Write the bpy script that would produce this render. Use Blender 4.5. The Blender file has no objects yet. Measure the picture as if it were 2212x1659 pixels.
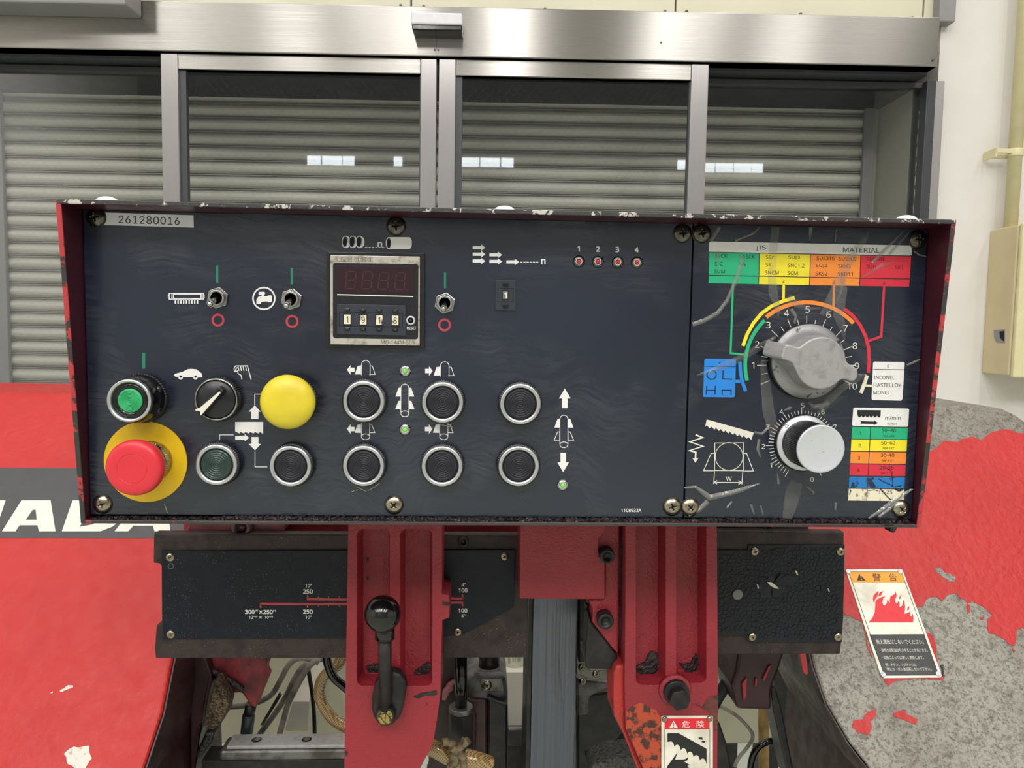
import bpy, bmesh, math, random
from mathutils import Vector, Matrix
random.seed(7)
R = math.radians
scene = bpy.context.scene
col = scene.collection

# ---------------------------------------------------------------- camera
IW, IH, F = 2212.0, 1659.0, 1640.0
ZC = 1.30
CAM = Vector((0.0, -0.6, ZC))
YAW, PITCH, ROLL = R(2.5), R(4.36), 0.0165
fwd = Vector((math.sin(YAW) * math.cos(PITCH), math.cos(YAW) * math.cos(PITCH), -math.sin(PITCH)))
r0 = fwd.cross(Vector((0, 0, 1))).normalized()
u0 = r0.cross(fwd).normalized()
cr = r0 * math.cos(ROLL) + u0 * math.sin(ROLL)
cu_ = u0 * math.cos(ROLL) - r0 * math.sin(ROLL)
cam_d = bpy.data.cameras.new('camera')
cam_d.sensor_fit = 'HORIZONTAL'
cam_d.sensor_width = 36.0
cam_d.lens = F / IW * 36.0
cam_d.clip_start = 0.02
cam_o = bpy.data.objects.new('camera', cam_d)
col.objects.link(cam_o)
mw = Matrix((cr, cu_, -fwd)).transposed().to_4x4()
mw.translation = CAM
cam_o.matrix_world = mw
scene.camera = cam_o

# ---------------------------------------------------------------- world, lamps, exposure
scene.view_settings.view_transform = 'Standard'
scene.view_settings.look = 'None'
scene.view_settings.gamma = 1.0
scene.view_settings.use_curve_mapping = False
scene.view_settings.exposure = 0.0
wd = bpy.data.worlds.new('world'); scene.world = wd
wd.use_nodes = True
wd.node_tree.nodes['Background'].inputs[0].default_value = (0.8, 0.9, 1.0, 1)
wd.node_tree.nodes['Background'].inputs[1].default_value = 0.3
CEIL = 6.0
def lamp(name, x, y, z, sx, sy, power, color=(1.0, 0.975, 0.955)):
    d = bpy.data.lights.new(name, 'AREA')
    d.shape = 'RECTANGLE'; d.size = sx; d.size_y = sy
    d.energy = power; d.color = color
    o = bpy.data.objects.new(name, d); col.objects.link(o)
    o.location = (x, y, z)
    return o
LAMPW = 60
for lx in (-5.0, -3.05, -1.45, -0.1, 1.9, 3.55):
    lamp('ceiling_tube', lx, -1.9, CEIL - 0.25, 0.16, 2.6, LAMPW*0.62)
    lamp('ceiling_tube', lx, -5.4, CEIL - 0.25, 0.16, 2.6, LAMPW*1.9)
lamp('ceiling_tube', -1.6, 1.1, CEIL - 0.25, 2.4, 0.16, 30)
lamp('ceiling_tube', 2.2, 1.1, CEIL - 0.25, 2.4, 0.16, 30)

# ---------------------------------------------------------------- helpers: geometry
ROOM = R(-1.86)                         # the room stands turned by this much against the machine
TURN = [Matrix.Identity(3)]
def ray(px, py):
    return TURN[0] @ (fwd + cr * ((px - IW / 2) / F) - cu_ * ((py - IH / 2) / F))
def P(px, py, Y):                       # point on the vertical plane y = Y seen at a pixel of the photograph
    d = ray(px, py); t = (Y - CAM.y) / d.y
    return CAM + d * t
def on_y(Y):
    return lambda px, py: P(px, py, Y)
def on_plane(p0, n):
    def fn(px, py):
        d = ray(px, py)
        return CAM + d * ((p0 - CAM).dot(n) / d.dot(n))
    return fn
def mm(rpx, Y):                         # a pixel length in metres at depth Y
    return rpx * (Y - CAM.y) / F

ABS = {}
class MB:
    def __init__(s): s.v = []; s.f = []; s.sm = []
    def add(s, vs, fs, smooth=False):
        b = len(s.v); s.v += [tuple(v) for v in vs]
        for f in fs: s.f.append(tuple(b + i for i in f)); s.sm.append(smooth)
        return s
    def box(s, x0, x1, y0, y1, z0, z1):
        return s.add([(x0,y0,z0),(x1,y0,z0),(x1,y1,z0),(x0,y1,z0),(x0,y0,z1),(x1,y0,z1),(x1,y1,z1),(x0,y1,z1)],
              [(0,3,2,1),(4,5,6,7),(0,1,5,4),(1,2,6,5),(2,3,7,6),(3,0,4,7)])
    def loft(s, a, b):                  # prism between two outlines
        n = len(a)
        return s.add(list(a) + list(b), [tuple(range(n)), tuple(range(2*n-1, n-1, -1))] +
              [((i+1) % n, i, n+i, n+(i+1) % n) for i in range(n)])
    def prism(s, pts, Yf, Yb):          # outline given in photograph pixels at the front depth, run straight back
        a = [P(x, y, Yf) for x, y in pts]
        return s.loft(a, [Vector((p.x, Yb, p.z)) for p in a])
    def sheet(s, pts, fn):
        s.add([fn(x, y) for x, y in pts], [tuple(range(len(pts)))]); return s
    def disc(s, cx, cy, r, fn, n=32, ry=None):
        ry = ry or r
        return s.sheet([(cx + r*math.cos(2*math.pi*i/n), cy + ry*math.sin(2*math.pi*i/n)) for i in range(n)], fn)
    def ring(s, cx, cy, ra, rb, fn, n=40, k=1.0):
        vs = []; fs = []
        for i in range(n):
            a = 2*math.pi*i/n
            vs.append(fn(cx + ra*math.cos(a)*k, cy + ra*math.sin(a))); vs.append(fn(cx + rb*math.cos(a)*k, cy + rb*math.sin(a)))
            j = (i+1) % n
            fs.append((2*i, 2*i+1, 2*j+1, 2*j))
        return s.add(vs, fs)
    def stroke(s, pts, w, fn, closed=False):
        n = len(pts); L = []; Rr = []
        for i in range(n):
            p = Vector(pts[i])
            if closed: a = Vector(pts[i-1]); b = Vector(pts[(i+1) % n])
            else: a = Vector(pts[max(i-1,0)]); b = Vector(pts[min(i+1,n-1)])
            d1 = (p-a); d2 = (b-p)
            if d1.length < 1e-6: d1 = d2
            if d2.length < 1e-6: d2 = d1
            d1 = d1.normalized(); d2 = d2.normalized()
            t = d1 + d2
            t = t.normalized() if t.length > 1e-4 else d1
            nn = Vector((-t.y, t.x)); c = max(0.45, abs(nn.dot(Vector((-d1.y, d1.x)))))
            L.append(p + nn*(w/2/c)); Rr.append(p - nn*(w/2/c))
        vs = [fn(*q) for q in L] + [fn(*q) for q in Rr]
        return s.add(vs, [(i, (i+1) % n, n+(i+1) % n, n+i) for i in range(n if closed else n-1)])
    def lathe(s, cx, cz, prof, n=48, smooth=True, wob=None, cap=True):
        m = len(prof); vs = []; fs = []
        for j, (r, y) in enumerate(prof):
            for i in range(n):
                a = 2*math.pi*i/n
                rr = r * (wob(i, j) if wob else 1)
                vs.append((cx + rr*math.cos(a), y, cz + rr*math.sin(a)))
        for j in range(m-1):
            for i in range(n):
                k = (i+1) % n
                fs.append((j*n+i, j*n+k, (j+1)*n+k, (j+1)*n+i))
        s.add(vs, fs, smooth)
        if cap: s.add(vs[(m-1)*n:], [tuple(range(n-1, -1, -1))]); s.add(vs[:n], [tuple(range(n))])
        return s
    def tube(s, pts, r, n=12, sub=6, cap=True):
        pts = [Vector(p) for p in pts]
        q = []
        if sub > 1 and len(pts) > 2:
            for i in range(len(pts)-1):
                a = pts[max(i-1,0)]; b = pts[i]; c = pts[i+1]; d = pts[min(i+2, len(pts)-1)]
                for k in range(sub):
                    t = k/sub
                    q.append(0.5*((2*b) + (c-a)*t + (2*a-5*b+4*c-d)*t*t + (3*b-a-3*c+d)*t**3))
            q.append(pts[-1])
        else: q = pts
        rs = r if isinstance(r, (list, tuple)) else None
        up = None; vs = []; fs = []
        for i, p in enumerate(q):
            t = (q[min(i+1, len(q)-1)] - q[max(i-1, 0)]).normalized()
            if up is None:
                up = t.orthogonal().normalized()
            up = (up - t*up.dot(t)).normalized(); si = t.cross(up)
            rr = r if not rs else rs[0] + (rs[1]-rs[0])*i/(len(q)-1)
            for k in range(n):
                a = 2*math.pi*k/n
                vs.append(p + up*(rr*math.cos(a)) + si*(rr*math.sin(a)))
        for i in range(len(q)-1):
            for k in range(n):
                k2 = (k+1) % n
                fs.append((i*n+k, i*n+k2, (i+1)*n+k2, (i+1)*n+k))
        s.add(vs, fs, True)
        if cap: s.add(vs[:n], [tuple(range(n-1,-1,-1))]); s.add(vs[-n:], [tuple(range(n))])
        return s
    def sphere(s, c, r, nu=32, nv=20):
        vs = []; fs = []
        for j in range(nv+1):
            th = math.pi*j/nv
            for i in range(nu):
                a = 2*math.pi*i/nu
                vs.append((c[0]+r*math.sin(th)*math.cos(a), c[1]+r*math.sin(th)*math.sin(a), c[2]+r*math.cos(th)))
        for j in range(nv):
            for i in range(nu):
                k = (i+1) % nu
                fs.append((j*nu+i, (j+1)*nu+i, (j+1)*nu+k, j*nu+k))
        return s.add(vs, fs, True)
    def mesh(s, name, mat):
        me = bpy.data.meshes.new(name)
        me.from_pydata(s.v, [], s.f)
        me.polygons.foreach_set('use_smooth', s.sm)
        bm = bmesh.new(); bm.from_mesh(me)
        bmesh.ops.remove_doubles(bm, verts=bm.verts, dist=1e-6)
        bmesh.ops.recalc_face_normals(bm, faces=bm.faces)
        bm.to_mesh(me); bm.free()
        me.materials.append(mat); me.update()
        return me
    def build(s, name, mat, parent=None, bevel=0, seg=2, label=None):
        return put(name, s.mesh(name, mat), parent, bevel=bevel, seg=seg, label=label)

def put(name, me, parent=None, loc=(0,0,0), bevel=0, seg=2, label=None):
    o = bpy.data.objects.new(name, me); col.objects.link(o)
    loc = Vector(loc)
    ABS[o.name] = loc
    o.location = loc
    if parent is not None:
        o.parent = parent
        o.matrix_parent_inverse = Matrix.Translation(-ABS[parent.name])
    if bevel:
        b = o.modifiers.new('bevel', 'BEVEL'); b.width = bevel; b.segments = seg
        b.limit_method = 'ANGLE'; b.angle_limit = R(40); b.harden_normals = False
    if label: o['label'] = label
    return o
def tag(o, label, cat, group=None):
    o['label'] = label; o['category'] = cat
    if group: o['group'] = group
    return o
def thing(name, label, cat, loc, group=None):
    o = bpy.data.objects.new(name, None); col.objects.link(o)
    o.location = loc; ABS[o.name] = Vector(loc); o.empty_display_size = 0.02
    return tag(o, label, cat, group)
def struct(o): o['kind'] = 'structure'; return o

import os
def bundled(key):                        # a typeface that ships with Blender; the built-in one if it is missing
    try:
        folder = os.path.join(bpy.utils.system_resource('DATAFILES'), 'fonts')
        return bpy.data.fonts.load(os.path.join(folder, [f for f in sorted(os.listdir(folder)) if key in f][0]))
    except Exception: return None
FONT = bundled('Math')
SLAB = bundled('Inter')
TEXTS = []
def text(s, box, fn, mat, parent, name='lettering', bold=0.0, shear=0.0):
    """box = (x0,y0,x1,y1) or four corners TL,TR,BR,BL in photograph pixels; set flat on the surface fn"""
    if len(box) == 4 and not isinstance(box[0], tuple):
        x0, y0, x1, y1 = box; box = ((x0,y0),(x1,y0),(x1,y1),(x0,y1))
    TEXTS.append((s, box, fn, mat, parent, name, bold, shear))
def flush_texts():
    obs = []
    for (s, box, fn, mat, parent, name, bold, shear) in TEXTS:
        cu = bpy.data.curves.new('t', 'FONT'); cu.body = s
        fnt = SLAB if name == 'serial_number' else FONT
        if fnt and max(map(ord, s)) < 0x2000: cu.font = fnt
        cu.offset = bold; cu.shear = shear; cu.resolution_u = 3
        ob = bpy.data.objects.new('t', cu); col.objects.link(ob); obs.append(ob)
    dg = bpy.context.evaluated_depsgraph_get()
    for ob, (s, box, fn, mat, parent, name, bold, shear) in zip(obs, TEXTS):
        me = bpy.data.meshes.new_from_object(ob.evaluated_get(dg))
        me.name = name
        xs = [v.co.x for v in me.vertices]; ys = [v.co.y for v in me.vertices]
        if not xs: continue
        ax, bx, ay, by = min(xs), max(xs), min(ys), max(ys)
        TL, TR, BR, BL = [Vector(q) for q in box]
        for v in me.vertices:
            a = (v.co.x-ax)/max(bx-ax, 1e-6); b = (v.co.y-ay)/max(by-ay, 1e-6)
            q = (BL*(1-a) + BR*a)*(1-b) + (TL*(1-a) + TR*a)*b
            v.co = fn(q.x, q.y)
        me.materials.clear(); me.materials.append(mat)
        put(name, me, parent)
    for ob in obs:
        cu = ob.data; bpy.data.objects.remove(ob); bpy.data.curves.remove(cu)

# ---------------------------------------------------------------- helpers: materials
def lin(c):
    c = c/255.0
    return c/12.92 if c <= 0.04045 else ((c+0.055)/1.055)**2.4
def S(r, g, b): return (lin(r), lin(g), lin(b), 1.0)
class NT:
    def __init__(s, name):
        s.m = bpy.data.materials.new(name); s.m.use_nodes = True
        s.t = s.m.node_tree; s.n = s.t.nodes; s.b = s.n['Principled BSDF']; s.out = s.n['Material Output']
        s.tc = s.n.new('ShaderNodeTexCoord')
    def link(s, a, b): s.t.links.new(a, b)
    def map(s, sc=(1,1,1), rot=(0,0,0)):
        m = s.n.new('ShaderNodeMapping'); m.inputs['Scale'].default_value = sc; m.inputs['Rotation'].default_value = rot
        s.link(s.tc.outputs['Object'], m.inputs['Vector']); return m.outputs[0]
    def noise(s, scale, detail=4, rough=0.55, dist=0, vec=None):
        n = s.n.new('ShaderNodeTexNoise'); n.inputs['Scale'].default_value = scale; n.inputs['Detail'].default_value = detail
        n.inputs['Roughness'].default_value = rough; n.inputs['Distortion'].default_value = dist
        s.link(vec or s.tc.outputs['Object'], n.inputs['Vector']); return n.outputs['Fac']
    def wave(s, scale, dist=0, detail=2, vec=None, dscale=1, d='X'):
        n = s.n.new('ShaderNodeTexWave'); n.inputs['Scale'].default_value = scale; n.inputs['Distortion'].default_value = dist
        n.inputs['Detail'].default_value = detail; n.inputs['Detail Scale'].default_value = dscale; n.bands_direction = d
        s.link(vec or s.tc.outputs['Object'], n.inputs['Vector']); return n.outputs['Fac']
    def voro(s, scale, feature='F1', vec=None, rnd=1):
        n = s.n.new('ShaderNodeTexVoronoi'); n.inputs['Scale'].default_value = scale; n.feature = feature; n.inputs['Randomness'].default_value = rnd
        s.link(vec or s.tc.outputs['Object'], n.inputs['Vector']); return n.outputs['Distance']
    def ramp(s, fac, lo, hi, a=0.0, b=1.0):
        n = s.n.new('ShaderNodeMapRange'); n.clamp = True
        n.inputs[1].default_value = lo; n.inputs[2].default_value = hi; n.inputs[3].default_value = a; n.inputs[4].default_value = b
        s.link(fac, n.inputs[0]); return n.outputs[0]
    def math(s, op, a, b=None):
        n = s.n.new('ShaderNodeMath'); n.operation = op
        for i, x in enumerate((a, b)):
            if x is None: continue
            if isinstance(x, (int, float)): n.inputs[i].default_value = x
            else: s.link(x, n.inputs[i])
        return n.outputs[0]
    def mix(s, fac, a, b):
        n = s.n.new('ShaderNodeMix'); n.data_type = 'RGBA'
        s.link(fac, n.inputs[0])
        for i, x in ((6, a), (7, b)):
            if isinstance(x, tuple): n.inputs[i].default_value = x
            else: s.link(x, n.inputs[i])
        return n.outputs[2]
    def base(s, c):
        if isinstance(c, tuple): s.b.inputs['Base Color'].default_value = c
        else: s.link(c, s.b.inputs['Base Color'])
        return s
    def set(s, rough=0.5, metal=0.0, spec=None, coat=0.0, coatr=0.1):
        if isinstance(rough, (int, float)): s.b.inputs['Roughness'].default_value = rough
        else: s.link(rough, s.b.inputs['Roughness'])
        s.b.inputs['Metallic'].default_value = metal
        if spec is not None: s.b.inputs['Specular IOR Level'].default_value = spec
        s.b.inputs['Coat Weight'].default_value = coat; s.b.inputs['Coat Roughness'].default_value = coatr
        return s
    def bump(s, h, strength=0.3, dist=0.001):
        n = s.n.new('ShaderNodeBump'); n.inputs['Strength'].default_value = strength; n.inputs['Distance'].default_value = dist
        s.link(h, n.inputs['Height']); s.link(n.outputs[0], s.b.inputs['Normal']); return s
def M(name, c, rough=0.5, metal=0.0, c2=None, sc=40, lo=0.45, hi=0.65, bump=0, bsc=300, bd=0.001, spec=None, coat=0.0, speck=0):
    t = NT(name)
    k = t.mix(t.ramp(t.noise(sc, 6, 0.6), lo, hi), c, c2) if c2 else t.mix(t.ramp(t.noise(sc, 4), 0.3, 0.7), c, tuple(x*0.9 for x in c[:3]) + (1,))
    if speck:                            # bright metal dust, thicker in places
        d = t.math('ADD', t.voro(330, vec=t.map((1.6, 1, 1), (0, R(50), 0))), t.ramp(t.noise(25, 2), 0.35, 0.65, 0.12, 0.0))
        k = t.mix(t.ramp(d, 0.10, 0.15, speck, 0.0), k, S(196, 190, 178))
    t.base(k)
    t.set(t.ramp(t.noise(sc*1.7, 3), 0.3, 0.7, max(rough-0.06, 0.02), min(rough+0.06, 1)), metal, spec, coat)
    if bump: t.bump(t.noise(bsc, 3), bump, bd)
    return t.m
def ink(name, c, rough=0.45): return M(name, c, rough, sc=120)

# ---------------------------------------------------------------- materials
def m_plate():
    t = NT('navy_panel_paint')
    warp = t.noise(5, 3)
    v = t.n.new('ShaderNodeVectorMath'); v.operation = 'MULTIPLY_ADD'
    cn = t.n.new('ShaderNodeCombineXYZ'); t.link(warp, cn.inputs[0]); t.link(t.noise(4, 3, dist=1), cn.inputs[2])
    v.inputs[1].default_value = (0.12, 0, 0.12); t.link(cn.outputs[0], v.inputs[0]); t.link(t.tc.outputs['Object'], v.inputs[2])
    def wipe(ang, off, msc, lo):
        mp = t.n.new('ShaderNodeMapping'); mp.inputs['Scale'].default_value = (9, 9, 120); mp.inputs['Rotation'].default_value = (0, R(ang), 0); mp.inputs['Location'].default_value = (off, off, off)
        t.link(v.outputs[0], mp.inputs['Vector'])
        st_ = t.noise(3.2, 5, 0.65, vec=mp.outputs[0])
        mk = t.ramp(t.noise(msc, 3, 0.55, 0.8, vec=t.map((1, 1, 1), (off, off*2, off))), lo, lo+0.16)
        return t.math('MULTIPLY', t.ramp(st_, 0.40, 0.75), mk)
    w1, w2, w3 = wipe(38, 0.3, 7.5, 0.53), wipe(-35, 1.7, 6.5, 0.55), wipe(3, 4.1, 5.0, 0.58)
    streak = t.math('MAXIMUM', w1, t.math('MAXIMUM', w2, w3))
    patch = 1.0
    sm = streak
    haze = t.ramp(t.noise(3.3, 2), 0.35, 0.7)
    c = t.mix(haze, S(12, 20, 38), S(26, 35, 53))
    c = t.mix(t.math('MULTIPLY', sm, 0.24), c, S(116, 115, 116))
    spot = t.ramp(t.voro(55), 0.05, 0.075, 1, 0)
    spot = t.math('MULTIPLY', spot, t.ramp(t.noise(9, 2), 0.55, 0.6))
    c = t.mix(t.math('MULTIPLY', spot, 0.6), c, S(14, 15, 18))
    t.base(c)
    r = t.math('ADD', t.ramp(haze, 0, 1, 0.22, 0.30), t.math('MULTIPLY', sm, 0.22))
    t.set(r, 0, 0.8)
    t.bump(t.noise(420, 2), 0.03, 0.0006)
    return t.m
def m_paint(name, c, dark, bsc=700, bump=0.35, rough=0.42, chip=None, clo=0.66, csc=38, stain=0.25, spec=0.5):
    t = NT(name)
    k = t.mix(t.math('MULTIPLY', t.ramp(t.noise(14, 5, 0.6), 0.42, 0.75), stain), c, dark)
    speck = t.ramp(t.noise(230, 4, 0.65), 0.63, 0.69)
    k = t.mix(t.math('MULTIPLY', speck, 0.75), k, dark)
    if chip:
        k = t.mix(t.ramp(t.noise(csc, 8, 0.68, 0.4), clo, clo+0.02), k, chip)
    t.base(k).set(t.ramp(t.noise(60, 3), 0.3, 0.7, rough-0.1, rough+0.12), 0, spec)
    t.bump(t.math('ADD', t.noise(bsc, 2), t.math('MULTIPLY', t.noise(90, 4), 0.8)), bump, 0.0012)
    return t.m
def m_crackle():
    t = NT('crackled_black_paint')
    t.base(t.mix(t.ramp(t.noise(300, 3), 0.4, 0.7), S(20, 23, 31), S(30, 33, 41))).set(0.42, 0, 0.32)
    t.bump(t.noise(600, 3), 0.3, 0.0006)
    return t.m
def m_worn_grey():
    t = NT('worn_grey_primer')
    n1 = t.ramp(t.noise(120, 9, 0.74, 0.6), 0.48, 0.60)
    n2 = t.ramp(t.noise(340, 6, 0.72), 0.52, 0.62)
    big = t.ramp(t.noise(5, 4), 0.4, 0.65)
    c = t.mix(big, S(146, 144, 135), S(112, 105, 95))
    c = t.mix(t.math('MULTIPLY', n1, 0.75), c, S(92, 82, 72))
    c = t.mix(t.math('MULTIPLY', n2, 0.8), c, S(70, 60, 54))
    t.base(c).set(0.55, 0, 0.4)
    t.bump(t.noise(140, 6, 0.7), 0.3, 0.001)
    return t.m
def m_brushed(name, c, rough=0.3, horizontal=True, var=0.12, an=0.9, fz=900):
    t = NT(name)
    mp = t.map((2, 200, fz) if horizontal else (700, 200, 2))
    s = t.noise(1.0, 3, 0.6, vec=mp)
    blot = t.noise(1.3, 3)
    k = t.mix(t.ramp(s, 0.3, 0.7), c, tuple(x*0.86 for x in c[:3]) + (1,))
    k = t.mix(t.math('MULTIPLY', t.ramp(blot, 0.35, 0.7), 0.22), k, tuple(x*0.6 for x in c[:3]) + (1,))
    t.base(k).set(t.ramp(s, 0.3, 0.7, rough-var, rough+var), 1.0)
    t.b.inputs['Anisotropic'].default_value = an
    tv = t.n.new('ShaderNodeCombineXYZ'); tv.inputs[0].default_value = 0.0 if horizontal else 1.0; tv.inputs[2].default_value = 1.0 if horizontal else 0.0
    t.link(tv.outputs[0], t.b.inputs['Tangent'])
    return t.m
def m_glass():
    t = NT('wired_glass')
    tr = t.n.new('ShaderNodeBsdfTransparent'); tr.inputs[0].default_value = (0.985, 0.995, 0.99, 1)
    gl = t.n.new('ShaderNodeBsdfGlossy'); gl.inputs['Roughness'].default_value = 0.015
    gl.inputs['Color'].default_value = (0.95, 0.97, 1, 1)
    fr = t.n.new('ShaderNodeFresnel'); fr.inputs[0].default_value = 1.52
    m1 = t.n.new('ShaderNodeMixShader'); t.link(fr.outputs[0], m1.inputs[0]); t.link(tr.outputs[0], m1.inputs[1]); t.link(gl.outputs[0], m1.inputs[2])
    sx = t.n.new('ShaderNodeSeparateXYZ'); t.link(t.tc.outputs['Object'], sx.inputs[0])
    def line(sign, p=0.030, w=0.04):
        a = t.math('MULTIPLY', t.math('ADD', sx.outputs[0], t.math('MULTIPLY', sx.outputs[2], sign)), 1.0/p)
        return t.math('LESS_THAN', t.math('FRACT', t.math('ADD', a, 100.0)), w)
    wires = t.math('MULTIPLY', t.math('MAXIMUM', line(0.85), line(-0.85)), 0.07)
    di = t.n.new('ShaderNodeBsdfDiffuse'); di.inputs[0].default_value = S(150, 152, 150)
    m2 = t.n.new('ShaderNodeMixShader'); t.link(wires, m2.inputs[0]); t.link(m1.outputs[0], m2.inputs[1]); t.link(di.outputs[0], m2.inputs[2])
    t.link(m2.outputs[0], t.out.inputs[0])
    return t.m
def m_film(name='clear_film', a=0.80):
    t = NT(name)
    tr = t.n.new('ShaderNodeBsdfTransparent'); tr.inputs[0].default_value = (0.95, 0.95, 0.94, 1)
    t.base(S(176, 175, 170)).set(0.12, 0, 1.0)
    t.bump(t.noise(90, 3), 0.3, 0.003)
    mx = t.n.new('ShaderNodeMixShader')
    t.link(t.ramp(t.noise(26, 3), 0.3, 0.75, a+0.06, a-0.08), mx.inputs[0])
    t.link(t.b.outputs[0], mx.inputs[1]); t.link(tr.outputs[0], mx.inputs[2])
    t.link(mx.outputs[0], t.out.inputs[0])
    return t.m
def m_emit(name, c, s):
    t = NT(name); t.base(c)
    t.b.inputs['Emission Color'].default_value = c; t.b.inputs['Emission Strength'].default_value = s
    return t.m
def m_braid():
    t = NT('braided_amber_hose')
    w = t.math('MAXIMUM', t.ramp(t.wave(150, 0.4, vec=t.map(rot=(0, R(40), R(30)))), 0.72, 0.85), t.ramp(t.wave(150, 0.4, vec=t.map(rot=(0, R(-42), R(30)))), 0.72, 0.85))
    t.base(t.mix(w, S(118, 88, 50), S(172, 146, 98))).set(0.22, 0, 0.6, coat=0.5)
    return t.m
def m_shutter():
    t = NT('shutter_slat_paint')
    d = t.ramp(t.noise(3.0, 6, 0.65, vec=t.map((1.2, 1, 9))), 0.45, 0.72)
    c = t.mix(t.math('MULTIPLY', d, 0.35), S(224, 220, 208), S(172, 165, 154))
    rust = t.ramp(t.noise(2.2, 5, 0.7, vec=t.map((2, 1, 14))), 0.66, 0.72)
    c = t.mix(t.math('MULTIPLY', rust, 0.45), c, S(120, 86, 80))
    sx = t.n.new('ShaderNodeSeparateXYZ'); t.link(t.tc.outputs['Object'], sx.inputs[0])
    groove_shade = t.ramp(t.math('ADD', sx.outputs[2], t.math('MULTIPLY', t.math('SUBTRACT', t.noise(4, 4, vec=t.map((1.5, 1, 3))), 0.5), 0.016)), -0.026, -0.012, 0.0, 0.7)
    c = t.mix(groove_shade, c, S(112, 104, 98))  # darker grooves: the missing contact shade is put into the slat colour
    t.base(c).set(0.5, 0, 0.4)
    return t.m

PLATE = m_plate()
RED = m_paint('red_casting_paint', S(148, 36, 48), S(70, 22, 29), bsc=520, bump=0.8, chip=S(34, 30, 30), clo=0.74)
RED_RUST = m_paint('rusty_red_casting_paint', S(188, 44, 50), S(120, 60, 36), bsc=500, bump=0.55, chip=S(60, 44, 34), clo=0.62, csc=26, stain=0.5)
HOOD = m_paint('maroon_housing_paint', S(66, 20, 34), S(40, 15, 26), bsc=900, bump=0.08, rough=0.35)
RIM = m_paint('chipped_housing_edge', S(52, 50, 50), S(30, 28, 28), chip=S(178, 52, 58), clo=0.47, csc=22, bump=0.2)
RIMB = m_paint('grimy_housing_edge', S(58, 54, 53), S(30, 28, 28), chip=S(150, 48, 54), clo=0.60, csc=26, bump=0.3)
RIMTOP = m_paint('bare_housing_edge', S(54, 52, 52), S(34, 32, 32), chip=S(190, 184, 178), clo=0.56, csc=95, bump=0.3)
COVER = m_paint('bright_red_cover_paint', S(180, 42, 40), S(158, 34, 34), bsc=130, bump=0.6, rough=0.42, stain=0.35, spec=0.28)
WORN = m_worn_grey()
MAROON = m_paint('shaded_maroon_paint', S(46, 16, 22), S(26, 14, 18), bsc=500, bump=0.2)  # maroon darkened so the colour holds the shadow inside the machine
BEAM = M('oily_dark_steel', S(60, 50, 48), 0.5, 0.2, c2=S(42, 37, 39), sc=60, bump=0.25, bsc=500, spec=0.3, speck=0.5)
SCALEP = M('black_scale_plate_paint', S(11, 16, 28), 0.42, c2=S(18, 24, 36), sc=90, bump=0.12, bsc=700, spec=0.28, speck=0.45)
CRACK = m_crackle()
STEEL = m_brushed('machined_steel', S(108, 110, 122), 0.30, False)
STEELDK = M('dull_steel', S(120, 118, 116), 0.4, 0.8, c2=S(82, 78, 74), sc=50)
STAIN = m_brushed('brushed_stainless', S(172, 168, 163), 0.29, var=0.03, an=0.98)
STAINV = m_brushed('brushed_stainless_upright', S(192, 188, 188), 0.36, False, var=0.05)
ALU = M('cast_aluminium', S(166, 164, 165), 0.42, 0.5, c2=S(132, 130, 130), sc=150, lo=0.5, hi=0.8, bump=0.15, bsc=900)
ALUDK = M('soiled_aluminium', S(146, 145, 147), 0.45, 0.5, c2=S(70, 70, 72), sc=190, lo=0.60, hi=0.68, bump=0.15, bsc=900)
SILVER = M('satin_silver', S(206, 208, 214), 0.38, 0.45, c2=S(172, 170, 164), sc=210, lo=0.62, hi=0.70)
CHROME = M('polished_chrome', S(176, 174, 172), 0.2, 1.0)
SATIN = M('satin_chrome', S(206, 206, 210), 0.34, 1.0)
NICKEL = M('aged_nickel', S(170, 160, 142), 0.28, 1.0, c2=S(96, 86, 68), sc=160, lo=0.45, hi=0.75)
NICKELDK = M('dark_nickel', S(104, 100, 92), 0.26, 1.0, c2=S(60, 56, 50), sc=160)
BLACK = M('black_plastic', S(24, 25, 30), 0.32, sc=200)
DKGREY = M('dark_grey_plastic', S(50, 54, 64), 0.42, sc=200, spec=0.35)
BLACKG = M('glossy_black_phenolic', S(10, 10, 12), 0.16, coat=0.2)
RUBBER = M('black_rubber', S(30, 31, 38), 0.5, c2=S(38, 39, 46), sc=120, spec=0.35)
BLKMET = M('blackened_steel', S(34, 33, 35), 0.38, 0.4, c2=S(52, 48, 48), sc=70)
GRIME = M('black_grime', S(20, 18, 20), 0.35, c2=S(52, 44, 42), sc=160, bump=0.9, bsc=260, bd=0.003)
DKHOLE = M('dark_recess', S(8, 8, 9), 0.8)
YELLOW = M('yellow_plastic', S(218, 198, 46), 0.4, c2=S(206, 184, 44), sc=30)
YELLOWP = M('yellow_legend_plate', S(226, 184, 22), 0.42)
REDPL = M('red_plastic', S(214, 46, 58), 0.36)
GREENLENS = m_emit('lit_green_lens', S(52, 172, 108), 0.06)
GREENDK = M('unlit_green_lens', S(20, 50, 44), 0.25, coat=0.5)
REDLED = M('red_led_lens', S(190, 16, 36), 0.15, coat=0.6)
GREENLED = m_emit('lit_green_led', S(120, 190, 70), 0.25)
WHITE = ink('white_ink', S(232, 230, 228))
WARMW = ink('aged_white_ink', S(222, 218, 206))
BLACKI = ink('black_ink', S(26, 26, 30))
GREENI = ink('green_ink', S(32, 176, 124)); DGREENI = ink('dark_green_ink', S(34, 128, 98))
YELLOWI = ink('yellow_ink', S(240, 222, 46)); ORANGEI = ink('orange_ink', S(242, 140, 52))
REDI = ink('red_ink', S(212, 44, 62)); REDI2 = ink('dull_red_ink', S(190, 62, 76)); BLUEI = ink('blue_ink', S(32, 128, 216))
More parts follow.
